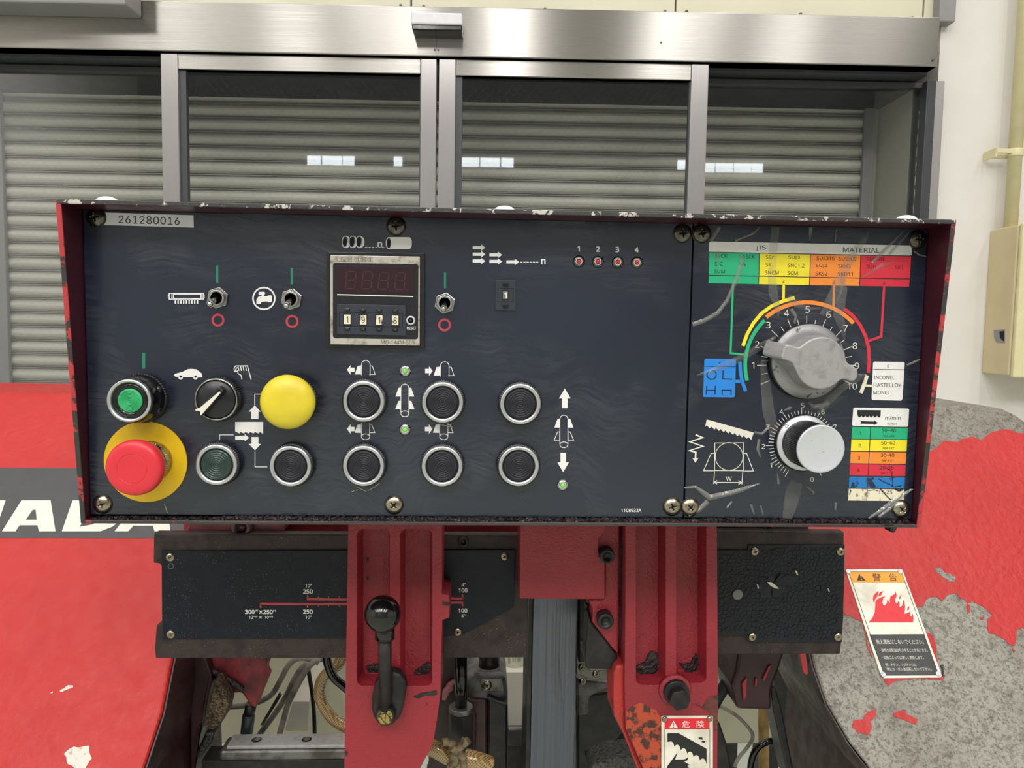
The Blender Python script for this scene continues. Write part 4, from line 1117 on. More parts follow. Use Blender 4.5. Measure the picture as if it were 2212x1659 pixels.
# --- creased clear protective film over the chart plate
def crease(m, pts, w0, lift=0.0012):
    """a raised fold: pts = (x, y, width) in pixels along its crest"""
    n = len(pts); rows = []
    for i in range(n):
        p = Vector(pts[i][:2]); a = Vector(pts[max(i-1, 0)][:2]); b = Vector(pts[min(i+1, n-1)][:2])
        t = (b-a).normalized(); nn = Vector((-t.y, t.x)); w = pts[i][2]*w0
        jit = random.uniform(-0.03, 0.03)*w
        rr2 = []
        for u, h in ((-1, 0.00005), (-0.55, lift*0.45), (-0.15, lift*0.75), (0.1, lift), (0.5, lift*0.4), (1, 0.00005)):
            q = p + nn*(u*w/2 + jit); v = P(q.x, q.y, 0); rr2.append(Vector((v.x, -0.0006-h*(0.85+0.3*random.random()), v.z)))
        rows.append(rr2)
    vs = [v for r_ in rows for v in r_]; k = 6
    m.add(vs, [(i*k+j, i*k+j+1, (i+1)*k+j+1, (i+1)*k+j) for i in range(n-1) for j in range(k-1)], True)
def dens(pts, n=5):
    o = []
    for i in range(len(pts)-1):
        for k in range(n):
            t = k/n; o.append(tuple(pts[i][c]+(pts[i+1][c]-pts[i][c])*t for c in range(3)))
    return o + [tuple(pts[-1])]
random.seed(11)
def f3(f, *p): return dens([(f(a, b)[0], f(a, b)[1], w) for a, b, w in p])
for line in (f3(FF, (720, 150, 18), (705, 270, 18), (695, 400, 17), (690, 560, 17), (700, 680, 20), (725, 760, 14), (740, 860, 4)),
             f3(FF, (1460, 190, 3), (1420, 250, 14), (1360, 330, 15), (1290, 450, 18), (1240, 560, 22), (1190, 680, 26), (1130, 800, 22), (1080, 850, 8)),
             f3(FF, (1250, 540, 8), (1260, 650, 16), (1235, 760, 20), (1215, 850, 22), (1255, 960, 14), (1262, 1040, 5)),
             f3(FF, (90, 1330, 3), (200, 1300, 10), (330, 1245, 16), (470, 1175, 14), (600, 1100, 16), (720, 1030, 8)),
             f3(FF, (620, 1220, 14), (625, 1300, 15), (640, 1400, 22), (650, 1512, 24), (665, 1640, 26), (700, 1740, 24), (690, 1830, 10)),
             f3(FF, (1440, 1325, 4), (1380, 1345, 16), (1250, 1430, 14), (1150, 1520, 16), (1100, 1580, 14), (1060, 1640, 10)),
             f3(G, (930, 930, 26), (900, 1010, 34), (880, 1100, 30), (855, 1215, 20)),
             f3(FF, (240, 340, 16), (260, 400, 10), (255, 460, 5)),
             f3(FF, (1660, 430, 3), (1560, 460, 12), (1400, 555, 3)),
             f3(FF, (820, 700, 14), (870, 760, 14), (960, 800, 10), (1075, 800, 4))):
    m = MB(); crease(m, line, 1.0, 0.0011); m.build('clear_film', FILM, fp2)
for line in (f3(FF, (55, 925, 12), (150, 895, 12), (260, 830, 11), (330, 740, 10), (370, 650, 10), (410, 560, 12), (445, 450, 12), (450, 370, 8)),
             f3(FF, (590, 150, 4), (540, 200, 7), (450, 235, 6), (390, 260, 9)),
             f3(FF, (270, 150, 10), (240, 200, 10), (200, 262, 8)), f3(FF, (1000, 155, 10), (995, 200, 8), (988, 262, 2)),
             f3(FF, (1200, 170, 2), (1190, 270, 2)), f3(FF, (1735, 180, 3), (1640, 280, 8), (1560, 360, 10), (1480, 440, 8)),
             f3(FF, (1780, 190, 3), (1720, 260, 6), (1620, 370, 8)), f3(FF, (1815, 340, 4), (1860, 370, 6), (1920, 385, 3)),
             f3(G, (62, 975, 5), (150, 968, 8), (260, 1050, 16), (400, 1020, 14), (520, 985, 12), (640, 942, 4)),
             f3(G, (95, 1190, 8), (170, 1150, 12), (245, 1080, 14)), f3(G, (1480, 1210, 4), (1580, 1150, 12), (1690, 1070, 14), (1780, 1010, 10), (1820, 985, 4)),
             f3(G, (1560, 1200, 8), (1640, 1140, 10), (1700, 1085, 6)),
             f3(FF, (1760, 1250, 6), (1820, 1225, 8), (1865, 1205, 5)),
             f3(FF, (840, 800, 10), (880, 860, 8), (870, 920, 6)),
             f3(G, (600, 548, 6), (660, 560, 8), (690, 535, 8), (720, 490, 6)), f3(G, (640, 600, 8), (630, 680, 8), (650, 740, 4)),
             f3(G, (780, 860, 3), (790, 945, 8)), f3(G, (1010, 310, 4), (1060, 350, 12), (1110, 345, 14), (1180, 325, 8)),
             f3(G, (830, 380, 3), (870, 365, 10), (890, 355, 5)), f3(G, (1000, 960, 4), (1060, 1010, 5), (1052, 1028, 3)),
             f3(G, (390, 1130, 5), (430, 1080, 6)), f3(G, (575, 1100, 8), (600, 1180, 4)), f3(G, (650, 1110, 6), (670, 1185, 4)), f3(G, (1230, 1085, 7), (1225, 1145, 5)),
             f3(FF, (1130, 1530, 6), (1080, 1600, 6)), f3(FF, (600, 1215, 5), (690, 1210, 4))):
    m = MB(); crease(m, line, 0.8, 0.0014); m.build('film_crease', FILM2, fp2)

# ---------------------------------------------------------------- the saw below the panel
YA, YAB = 0.105, 0.150                   # arms: front and back
YB, YBB = 0.152, 0.164                   # guide beams
rnd = random.Random(5)
def jag(pts, step=7, amp=2.2, r=rnd, closed=True):
    o = []
    n = len(pts)
    for i in range(n if closed else n-1):
        a = Vector(pts[i]); b = Vector(pts[(i+1) % n]); d = b-a; L = d.length
        k = max(1, int(L/step)); nn = Vector((-d.y, d.x))/max(L, 1e-6)
        for j in range(k):
            q = a + d*(j/k) + nn*(r.uniform(-amp, amp) if j or True else 0); o.append((q.x, q.y))
    return o
def T3(x, y): return (300 + x/4.424, 1100 + y/4.424)     # zoom frames used for measuring
def T3b(x, y): return (300 + x/4.424, 1380 + y/4.424)
def T4(x, y): return (720 + x/2.967, 1100 + y/2.967)
def T5(x, y): return (920 + x/3.077, 1120 + y/3.077)
def T6(x, y): return (1300 + x/2.968, 1100 + y/2.968)
small = [screw_mesh(0.0043, 0.0020, NICKEL, 0.5, 0.34), screw_mesh(0.0043, 0.0020, NICKEL, 0.1, 0.34)]

# ---- left guide beam with its scale plate
g0 = P(640, 1420, YB)
bl = thing('guide_beam', 'dark steel beam with black scale plate behind the left red arm', 'beam', (g0.x, YB, g0.z))
xe = P(1141, 1300, YB).x
a = [P(*T3(*q), YB) for q in ((140, 210), (1995, 205), (1995, 1418), (158, 1430), (148, 1330), (165, 1112), (215, 1075), (212, 545), (195, 520), (135, 515))]
zt_, zb_ = a[0].z - 0.002, a[3].z
pts3 = [Vector((a[0].x, YB, zt_)), Vector((xe, YB, zt_)), Vector((xe, YB, zb_)), a[3], a[4], a[5], a[6], a[7], a[8], a[9]]
MB().loft(pts3, [Vector((v.x, YBB, v.z)) for v in pts3]).build('beam', BEAM, bl, bevel=0.0015)
YS1 = YB - 0.0025
sp = MB().prism([T3(215, 402), (1113, 1187.5), (1109.5, 1312), (1003, 1369.5), (955, 1377), T3(228, 1240)], YS1, YB+0.0005).build('scale_plate', SCALEP, bl, bevel=0.0004)
s1, s2 = on_y(YS1-0.0002), on_y(YS1-0.0004)
m = MB()
m.stroke(pl(T3, (1605, 860), (2300, 866)), 5.0, s1).stroke(pl(T3, (1157, 903), (2300, 908)), 5.0, s1)
m.stroke(pl(T3, (1613, 822), (1613, 870)), 3.2, s1).stroke(pl(T3, (1163, 895), (1163, 942)), 3.2, s1).stroke(pl(T3, (1613, 903), (1613, 940)), 3.2, s1)
for x in (1714, 1814, 1913): m.stroke(pl(T3, (x, 832), (x, 862)), 1.6, s1).stroke(pl(T3, (x, 903), (x, 930)), 1.6, s1)
m.stroke(pl(T4, (690, 571), (833, 573)), 4.6, s1).stroke(pl(T4, (690, 597), (833, 599)), 4.6, s1).stroke(pl(T4, (829, 546), (829, 577)), 3.0, s1).stroke(pl(T4, (828, 595), (828, 622)), 3.0, s1)
m.stroke(pl(T4, (765, 556), (765, 572)), 1.6, s1).stroke(pl(T4, (764, 597), (764, 612)), 1.6, s1)
m.build('scale_line', REDSC, sp)
for s_, bx, bd in (('10"', T3(1592, 715)+T3(1650, 748), .01), ('250', T3(1568, 765)+T3(1662, 807), .02), ('250', T3(1568, 959)+T3(1662, 1000), .02), ('10"', T3(1592, 1017)+T3(1650, 1048), .01),
                   ('300', T3(1013, 961)+T3(1106, 1001), .02), ('W', T3(1110, 959)+T3(1140, 978), .01), ('\u00d7', T3(1148, 966)+T3(1182, 1000), .02), ('250', T3(1188, 962)+T3(1280, 1002), .02), ('H', T3(1284, 960)+T3(1306, 980), .01),
                   ('12"', T3(1052, 1019)+T3(1108, 1048), .01), ('W', T3(1112, 1020)+T3(1136, 1034), 0), ('\u00d7', T3(1150, 1022)+T3(1176, 1046), .01), ('10"', T3(1202, 1019)+T3(1256, 1048), .01), ('H', T3(1260, 1020)+T3(1280, 1036), 0),
                   ('4"', T4(822, 473)+T4(848, 495), .01), ('100', T4(803, 506)+T4(860, 534), .02), ('100', T4(801, 636)+T4(859, 663), .02), ('4"', T4(820, 673)+T4(845, 694), .01)):
    text(s_, bx, s1, WHITE, sp, 'scale_figure', bold=bd)
for i, (px, py) in enumerate(((367.8, 1204), (369, 1370.6), (1089.7, 1202), (988, 1365))):
    b = P(px, py, YS1); put('screw', small[i % 2], bl, (b.x, YS1, b.z))
b = P(1000.8, 1169, YB)
sb = MB().lathe(b.x, b.z, [(0.0050, YB+0.001), (0.0050, YB-0.004), (0.0044, YB-0.0046), (0.0028, YB-0.0046), (0.0027, YB-0.002), (0.0001, YB-0.002)], 32).build('socket_bolt', BLKMET, bl)
ringm = MB().ring(369, 1223, 6.5, 4.8, on_y(YS1-0.0003), 20).build('drilled_hole', STEELDK, bl)

# ---- right guide beam with crackled plate
g0 = P(1690, 1412, YB)
br = thing('guide_beam', 'dark steel beam with crackled black plate right of the right red arm', 'beam', (g0.x, YB, g0.z))
MB().prism([(1346, 1145), T6(1555, 145), T6(1552, 700), T6(1530, 930), (1346, 1414)], YB, YBB).build('beam', BEAM, br, bevel=0.0015)
YP1 = YB - 0.002
oc = [(1500, 1188), T6(935, 262), T6(940, 230), T6(1558, 230), T6(1556, 420), T6(1552, 560), T6(1543, 700), T6(1540, 853), T6(945, 855), T6(912, 815), (1500, 1374)]
MB().prism(oc, YP1, YB+0.0005).build('cover_plate', M('black_under_paint', S(8, 9, 12), 0.6), br, bevel=0.0004)
# the paint has split into flakes
def inside(p, poly):
    x, y = p; c = False; n = len(poly)
    for i in range(n):
        (x1, y1), (x2, y2) = poly[i], poly[i-1]
        if (y1 > y) != (y2 > y) and x < (x2-x1)*(y-y1)/(y2-y1)+x1: c = not c
    return c
rf = random.Random(21); nx_, ny_ = 34, 26
x0_, x1_, y0_, y1_ = 1536, 1830, 1172, 1394
seeds = {(i, j): (x0_+(x1_-x0_)*(i+0.5+rf.uniform(-.5, .5))/nx_, y0_+(y1_-y0_)*(j+0.5+rf.uniform(-.5, .5))/ny_) for i in range(nx_) for j in range(ny_)}
def clip(poly, nx, ny, d):               # keep the side nx*x + ny*y <= d
    o = []
    for k in range(len(poly)):
        a, b = poly[k], poly[(k+1) % len(poly)]
        da, db = nx*a[0]+ny*a[1]-d, nx*b[0]+ny*b[1]-d
        if da <= 0: o.append(a)
        if (da < 0) != (db < 0) and da != db:
            t = da/(da-db); o.append((a[0]+(b[0]-a[0])*t, a[1]+(b[1]-a[1])*t))
    return o
m = MB()
for (i, j), (sx_, sy_) in seeds.items():
    q = [(sx_-18, sy_-18), (sx_+18, sy_-18), (sx_+18, sy_+18), (sx_-18, sy_+18)]
    for di in range(-2, 3):
        for dj in range(-2, 3):
            o_ = seeds.get((i+di, j+dj))
            if o_ and (di or dj) and q:
                nx, ny = o_[0]-sx_, o_[1]-sy_
                q = clip(q, nx, ny, (o_[0]**2+o_[1]**2-sx_**2-sy_**2)/2)
    if len(q) < 3 or not all(inside(p, oc) for p in q) or (abs(sx_-1669) < 11 and abs(sy_-1263) < 9): continue
    cxx = sum(p[0] for p in q)/len(q); cyy = sum(p[1] for p in q)/len(q)
    s_ = rf.uniform(0.86, 0.95)
    q2 = [(cxx+(p[0]-cxx)*s_, cyy+(p[1]-cyy)*s_) for p in q]
    h = rf.uniform(0.0004, 0.0008)
    top = [P(p[0], p[1], YP1) for p in q2]
    tx, tz = rf.uniform(-.10, .10), rf.uniform(-.10, .10); c0 = P(cxx, cyy, YP1)
    m.loft([Vector((v.x, YP1-h+(v.x-c0.x)*tx+(v.z-c0.z)*tz, v.z)) for v in top], top)
fl = m.build('paint_flakes', CRACK, br); fl['kind'] = 'stuff'
m = MB()                                 # lifted leaves of paint round the tear
for ang, L, wd_ in ((20, 62, 26), (35, 50, 24), (150, 40, 20), (165, 34, 22), (200, 38, 26), (235, 44, 26), (-60, 36, 24), (-25, 40, 18), (100, 26, 20)):
    a = R(ang); cx_, cy_ = 1668, 1264
    tip = (cx_+L*math.cos(a), cy_-L*0.8*math.sin(a)); nn = (math.sin(a), math.cos(a))
    mid = lerp((cx_, cy_), tip, 0.62)
    q = [(cx_, cy_), (mid[0]+nn[0]*wd_/2, mid[1]+nn[1]*wd_/2), tip, (mid[0]-nn[0]*wd_/2, mid[1]-nn[1]*wd_/2)]
    v = [P(q[0][0], q[0][1], YP1-0.004), P(q[1][0], q[1][1], YP1-0.0016), P(q[2][0], q[2][1], YP1-0.0006), P(q[3][0], q[3][1], YP1-0.0022)]
    m.add(v + [Vector((w_.x, YP1, w_.z)) for w_ in v], [(0, 1, 2, 3), (0, 4, 5, 1), (1, 5, 6, 2), (2, 6, 7, 3), (3, 7, 4, 0)])
o = m.build('curled_paint', CRACK, br, bevel=0.0003); o['kind'] = 'stuff'
for q in (((1060, 468), (1085, 468), (1115, 488), (1138, 510), (1112, 508), (1080, 490)), ((1238, 392), (1250, 398), (1260, 420), (1250, 418)), ((994, 482), (1002, 484), (1008, 506), (1000, 510)), ((1448, 508), (1454, 510), (1462, 530), (1456, 530))):
    MB().prism(pl(T6, *q), YP1-0.005, YP1-0.0045).build('paint_tear', PLAQUE, br)
b = P(1592.5, 1283.6, YP1); MB().lathe(b.x, b.z, [(0.0058, YP1), (0.0057, YP1-0.0014), (0.0045, YP1-0.0018), (0.0001, YP1-0.0016)], 28).build('plug', STEELDK, br)
for i, (px, py) in enumerate(((1630, 1191), (1815, 1191.5), (1624.5, 1375.5), (1809.5, 1375.5))):
    b = P(px, py, YP1); put('screw', small[i % 2], br, (b.x, YP1-0.0008, b.z))

# dark bar with a rolled eye between the right beam and the panel
fb = MB().prism([(1548, 1100), (1760, 1100), (1745, 1150), (1548, 1152)], 0.17, 0.20).build('frame_bar', M('greasy_brown_bar', S(62, 38, 40), 0.45, c2=S(36, 28, 30), sc=60), bevel=0.002)
tag(fb, 'dark greasy bar with a rolled eye between right beam and panel', 'bar')
b = P(1655, 1137, 0.17)
MB().lathe(b.x, b.z, [(0.0050, 0.171), (0.0050, 0.163), (0.0042, 0.162), (0.0030, 0.162), (0.0028, 0.169), (0.0001, 0.169)], 28).build('eye', GRIME, fb)

# ---- cast arms
def rrect(x0, y0, x1, y1, r, k=4, slope=0.0):
    o = []
    for cx_, cy_, a0 in ((x0+r, y0+r, 180), (x1-r, y0+r, 270), (x1-r, y1-r, 0), (x0+r, y1-r, 90)):
        o += [(cx_+r*math.cos(R(a0+90*i/k)), cy_+r*math.sin(R(a0+90*i/k))) for i in range(k+1)]
    return o
def casting(outline, pockets, Yf, Yb, depth, mat, name, parent, bevel=0.0030, draft=7.0):
    """a cast plate with rounded pockets let into its face: triangulated face with holes, sloping pocket walls"""
    bm = bmesh.new()
    def loop(pts, Y):
        vs = [bm.verts.new(P(x, y, Yf) if Y == Yf else Vector((P(x, y, Yf).x, Y, P(x, y, Yf).z))) for x, y in pts]
        return vs, [bm.edges.new((vs[i], vs[(i+1) % len(vs)])) for i in range(len(vs))]
    ov, oe = loop(outline, Yf); bv, be = loop(outline, Yb)
    edges = list(oe); pk = []
    for p in pockets:
        v, e_ = loop(p, Yf); edges += e_; pk.append((v, p))
    bmesh.ops.triangle_fill(bm, use_beauty=True, use_dissolve=True, edges=edges)
    n = len(ov)
    for i in range(n): bm.faces.new((ov[i], ov[(i+1) % n], bv[(i+1) % n], bv[i]))
    bm.faces.new(bv)
    for v, p in pk:
        cx_ = sum(q[0] for q in p)/len(p); n2 = len(p)
        xa, xb = min(q[0] for q in p), max(q[0] for q in p); ya, yb = min(q[1] for q in p), max(q[1] for q in p)
        def inset(q):
            x, y = q
            return (x + (draft if x < cx_ else -draft), y + (draft if y < (ya+yb)/2 else -draft))
        iv, _ = loop([inset(q) for q in p], Yf+depth)
        for i in range(n2): bm.faces.new((v[i], v[(i+1) % n2], iv[(i+1) % n2], iv[i]))
        bm.faces.new(iv)
    bmesh.ops.recalc_face_normals(bm, faces=bm.faces)
    me = bpy.data.meshes.new(name); bm.to_mesh(me); bm.free(); me.materials.append(mat)
    return put(name, me, parent, bevel=bevel, seg=3)
a0 = P(850, 1659, YA)
la = thing('blade_guide', 'left red cast blade guide arm with a black ball lever', 'machine arm', (a0.x, YA, a0.z))
ol = [(753, 1085), (955.5, 1085), (955, 1180), T4(696, 545), (970, 1286), (971, 1297), (971, 1334), (955.5, 1340), T4(688, 1060), T4(688, 1180), T4(668, 1330), T4(640, 1500), T4(560, 1655), (880, 1720), (742, 1720), (743.5, 1659), (747, 1440)]
casting(ol, [rrect(771, 1143, 842, 1482, 13), rrect(864, 1143, 933.5, 1482, 13)], YA, YAB, 0.019, RED, 'casting', la)
MB().prism(pl(T4, (700, 600), (748, 604), (748, 618), (700, 614)), YA-0.0012, YA+0.001).build('pointer_groove', GRIME, la)
m = MB()
for q in (((190, 1060), (240, 1040), (285, 1050), (280, 1095), (215, 1100)), ((540, 1070), (590, 1035), (612, 1040), (610, 1125), (520, 1130), (505, 1100))):
    p_ = [P(*T4(*v), YA) for v in jag(q, 12, 4)]
    m.loft([Vector((v.x, YA+0.0172, v.z)) for v in p_], [Vector((v.x, YA+0.0195, v.z)) for v in p_])
for q in (((510, 1205), (560, 1178), (600, 1172), (660, 1160), (668, 1182), (640, 1196), (590, 1192), (555, 1212)), ((75, 1545), (95, 1560), (88, 1580), (75, 1575)), ((210, 310), (232, 306), (230, 322), (222, 340), (214, 330)), ((213, 430), (228, 434), (226, 456), (214, 450))):
    Yq = YA if q[0][1] > 1150 else YA+0.019
    p_ = [P(*T4(*v), Yq) for v in jag(q, 9, 2.5)]
    m.loft([Vector((v.x, Yq-0.0004, v.z)) for v in p_], p_)
o = m.build('bare_patches', GRIME, la); o['kind'] = 'stuff'
# lever
hb_ = pl(T4, (240, 1290), (246, 1200), (262, 1130), (285, 1090), (330, 1058), (385, 1045), (430, 1062), (460, 1105), (468, 1150), (455, 1230), (440, 1310), (420, 1352), (380, 1390), (330, 1400), (290, 1385), (256, 1345))
lv = MB().prism(hb_, YA-0.016, YA+0.0005).build('clamp_lever', BLKMET, la, bevel=0.005, seg=3, label='black clamp lever with ball knob')
b = P(*T4(333, 1330), YA-0.022); rr_ = mm(20.5, YA-0.022)
MB().lathe(b.x, b.z, [(rr_*1.15, YA-0.012), (rr_*1.12, YA-0.020), (rr_, YA-0.0225), (rr_*0.92, YA-0.023), (0.0001, YA-0.023)], 40).build('hub', BLKMET, lv)
MB().disc(*T4(331, 1332), 16.5, on_y(YA-0.0232), 28).build('hub_sticker', M('worn_olive_sticker', S(150, 132, 60), 0.45, c2=S(52, 46, 34), sc=260, lo=0.5, hi=0.58), lv)
m = MB(); m.stroke(pl(T4, (290, 1318), (338, 1306), (330, 1370), (292, 1320)), 1.6, on_y(YA-0.0234)).stroke(pl(T4, (338, 1306), (372, 1350)), 1.4, on_y(YA-0.0234)).build('sticker_mark', GRIME, lv)
tp = P(*T4(330, 800), YA-0.036); bt = P(*T4(333, 1275), YA-0.018)
MB().tube([tp, bt], [mm(15.0, YA-0.036), mm(14.2, YA-0.018)], 24, 1).build('shaft', BLKMET, lv)
bc = P(826.5, 1326, YA-0.037); MB().sphere(bc, mm(40.4, YA-0.037), 48, 30).build('ball_knob', BLACKG, lv)
b = P(828, 1364, YA-0.036); MB().tube([tp+Vector((0, 0, 0.008)), tp-Vector((0, 0, 0.004))], 0.0088, 24, 1).build('knob_collar', BLACKG, lv)

a0 = P(1450, 1659, YA)
ra = thing('blade_guide', 'right red cast arm with a hex bolt and danger plate', 'machine arm', (a0.x, YA, a0.z))
orr = [(1351, 1085), (1548.5, 1085), (1548.7, 1132), (1551, 1440), (1551, 1500), (1549, 1720), (1415, 1720), T6(262, 1659), T6(200, 1520), T6(152, 1405), (1349, 1480), (1351, 1300)]
casting(orr, [rrect(1374, 1060+30, 1438, 1480, 13), rrect(1461, 1090, 1526, 1476, 13)], YA, YAB, 0.019, RED, 'casting', ra)
# rusty lower face and the dark cheek on its left
p_ = jag([T6(155, 1290), T6(250, 1235), T6(345, 1290), T6(380, 1330), T6(380, 1330), (1428, 1640), (1428, 1720), (1418, 1720), T6(266, 1659), T6(205, 1520), T6(158, 1405)], 8, 2)
f_ = [P(x, y, YA-0.0004) for x, y in p_]
MB().loft(f_, [Vector((v.x, YA+0.0002, v.z)) for v in f_]).build('rust_patch', M('orange_rust', S(176, 70, 44), 0.75, c2=S(70, 42, 36), sc=120, lo=0.50, hi=0.58, bump=0.6, bsc=300), ra)
p_ = jag([(1500, 1520), T6(640, 1270), T6(700, 1200), T6(748, 1195), (1551, 1580), (1541, 1580), (1541, 1546)], 7, 2)
f_ = [P(x, y, YA-0.0004) for x, y in p_]
MB().loft(f_, [Vector((v.x, YA+0.0002, v.z)) for v in f_]).build('rust_patch', M('dark_rust', S(104, 52, 44), 0.75, c2=S(52, 38, 36), sc=90, bump=0.6, bsc=300), ra)
ck = [T6(95, 1000), T6(150, 1000), T6(152, 1400), T6(262, 1659), (1412, 1720), (1400, 1720), T6(140, 1450), T6(78, 1330), T6(72, 1200), T6(76, 1050)]
MB().prism(ck, YA+0.006, YAB).build('cheek', RED_RUST, ra, bevel=0.003)
m = MB()
for q in (((225, 1070), (300, 1030), (340, 960), (395, 975), (400, 1060), (360, 1120), (260, 1130)), ((530, 1040), (600, 1040), (640, 970), (668, 1010), (668, 1110), (590, 1115))):
    p_ = [P(*T6(*v), YA) for v in jag(q, 12, 5)]
    m.loft([Vector((v.x, YA+0.0170, v.z)) for v in p_], [Vector((v.x, YA+0.0195, v.z)) for v in p_])
o = m.build('grime', GRIME, ra); o['kind'] = 'stuff'
b = P(1457.7, 1490, YA); rbz = mm(36, YA)
MB().lathe(b.x, b.z, [(rbz*1.05, YA+0.001), (rbz, YA-0.002), (rbz*0.9, YA-0.0032), (rbz*0.2, YA-0.0034)], 48).build('boss', RED, ra)
bo = MB().lathe(b.x, b.z, [(mm(28.8, YA), YA-0.003), (mm(28.8, YA), YA-0.0075), (mm(26, YA), YA-0.0082), (0.0001, YA-0.0082)], 40).build('bolt', BLKMET, ra, label='black hex bolt')
bx, bz = b.x+mm(2, YA), b.z-mm(6, YA); hx = [(bx+mm(25, YA)*math.cos(R(60*i+12)), bz+mm(25, YA)*math.sin(R(60*i+12))) for i in range(6)]
MB().loft([Vector((u, YA-0.0175, v)) for u, v in hx], [Vector((u, YA-0.008, v)) for u, v in hx]).build('hex_head', BLKMET, bo, bevel=0.0016, seg=3)
# danger plate
Yd = YA - 0.0014
dpx = [T6(383, 1330), T6(712, 1326), T6(716, 1720), T6(378, 1722)]
dp = MB().prism([(x, y) for x, y in rrect(1428.7, 1546.6, 1540.2, 1722, 3, 3)], Yd, YA-0.0003).build('danger_plate', PLAQUE, ra, bevel=0.0003, label='white danger plate with red band and a saw cutting a hand')
d1, d2, d3 = on_y(Yd-0.0001), on_y(Yd-0.0002), on_y(Yd-0.0003)
m = MB(); m.sheet(pl(T6, (402, 1342), (691, 1340), (691, 1407), (402, 1409)), d1); m.build('red_band', FIRE, dp)
MB().stroke(pl(T6, (400, 1800), (401, 1410), (692, 1408), (692, 1800)), 0.9, d1).build('border', BLACKI, dp)
MB().sheet(pl(T6, (460, 1355), (488, 1404), (432, 1404)), d2).build('warning_triangle', WHITE, dp)
MB().sheet(pl(T6, (456, 1370), (464, 1370), (462, 1390), (458, 1390)), d3).disc(*T6(460, 1397), 1.4, d3, 10).build('warning_triangle', FIRE, dp)
text('\u5371', T6(515, 1357) + T6(563, 1400), d2, WHITE, dp)
text('\u967a', T6(608, 1356) + T6(656, 1400), d2, WHITE, dp)
tb = [(421, 1492)]
for i in range(6):
    ax = 436 + 41*i; ay = 1490 + 22*i
    tb += [(ax, ay), (ax+10, ay-2), (ax+22, ay+8), (ax+30, ay+34), (ax+38, ay+22)]
MB().sheet(pl(T6, (421, 1436), (492, 1436), (672, 1536), (672, 1632), *[(x, y) for x, y in reversed(tb)]), d1).build('saw_symbol', BLACKI, dp)
MB().sheet(pl(T6, (486, 1557), (470, 1605), (530, 1604), (556, 1590), (548, 1610), (528, 1618), (566, 1640), (548, 1645), (564, 1655), (540, 1662), (560, 1760), (415, 1760), (418, 1650), (455, 1600)), d1).build('hand_symbol', BLACKI, dp)
for q in (((617, 1465), (640, 1460), (652, 1478), (630, 1476)), ((640, 1486), (664, 1484), (664, 1498), (640, 1494))):
    MB().sheet(pl(T6, *q), d1).build('chip_symbol', BLACKI, dp)
for px, py in (T6(403, 1345), T6(690, 1342)):
    b = P(px, py, Yd); MB().lathe(b.x, b.z, [(0.0030, Yd), (0.0028, Yd-0.0012), (0.0016, Yd-0.0019), (0.0001, Yd-0.0021)], 20).build('rivet', NICKEL, dp)

# ---- cross rail, bracket, central red block, post
b = P(890, 1145, 0.175)
tag(MB().prism([(395, 1090), (1345, 1096), (1345, 1160), (395, 1160)], 0.203, 0.235).build('cross_rail', RED, bevel=0.002), 'dark red horizontal rail just under the control panel behind the arms', 'rail')
bk = MB().prism(pl(T3, (482, 118), (500, 108), (1380, 112), (1390, 125), (1385, 205), (468, 205)), 0.165, 0.2025).build('hinge_bracket', M('greasy_red_paint', S(120, 62, 64), 0.4, c2=S(96, 50, 54), sc=50, bump=0.2), bevel=0.002)
ABS[bk.name] = Vector((0, 0, 0)); tag(bk, 'greasy dull red bracket with a round boss above the scale plate', 'bracket')
b = P(*T3(1000, 158), 0.165)
MB().lathe(b.x, b.z, [(0.0098, 0.166), (0.0098, 0.157), (0.0088, 0.155), (0.0062, 0.155), (0.0058, 0.162), (0.0035, 0.162), (0.003, 0.158), (0.0001, 0.158)], 36).build('boss', M('greasy_boss', S(84, 50, 56), 0.4), bk)
YC = 0.112
c0 = P(1230, 1295, YC)
cb = thing('guide_block', 'red block with two black socket bolts between the two arms', 'bracket', (c0.x, YC, c0.z))
MB().prism([(1126, 1085), (1345, 1085), (1339.5, 1131), (1336, 1414), T5(1245, 870), T5(1105, 690), T5(1108, 600), T5(1080, 540), T5(1185, 538), T5(1188, 300)], YC+0.006, 0.160).build('side_plate', RED, cb, bevel=0.002)
MB().prism([(1125, 1085), T5(1215, -20), T5(1200, 28), T5(1192, 80), T5(1150, 135), T5(1145, 190), T5(1155, 255), T5(1190, 300), T5(1190, 530), T5(1180, 538), T5(630, 534), T5(622, 525), T5(627, 100)], YC, 0.158).build('front_plate', RED, cb, bevel=0.003, seg=3)
for px, py, r_ in ((1310, 1198.5, 17.2), (1306.5, 1338, 18.5)):
    b = P(px, py, YC); r_ = mm(r_, YC)
    MB().lathe(b.x, b.z, [(r_*1.02, YC+0.0061), (r_, YC-0.004), (r_*0.93, YC-0.006), (r_*0.60, YC-0.0062), (r_*0.52, YC-0.0025), (0.0001, YC-0.0025)], 36).build('socket_bolt', BLKMET, cb)
tri = MB().prism(pl(T5, (1082, 640), (1102, 690), (1180, 785), (1275, 908), (1268, 985), (1240, 1006), (1085, 1003), (1066, 985), (1058, 920), (1070, 760)), YC+0.010, 0.150).build('chip_guard', BLKMET, cb, bevel=0.002)
m = MB()
for q in (((1060, 560), (1095, 600), (1108, 690), (1075, 700), (1058, 640)), ((1030, 820), (1066, 800), (1066, 880), (1030, 890))):
    m.prism(pl(T5, *jag(q, 10, 4)), YC+0.03, 0.150)
o = m.build('grime', GRIME, cb, bevel=0.001); o['kind'] = 'stuff'
YPo = 0.205
t0 = P(1152, 1296, YPo); t1 = P(1248, 1296, YPo)
gpst = thing('guide_post', 'bright machined upright steel post scored with dark grooves', 'post', ((t0.x+t1.x)/2, YPo+0.04, 0))
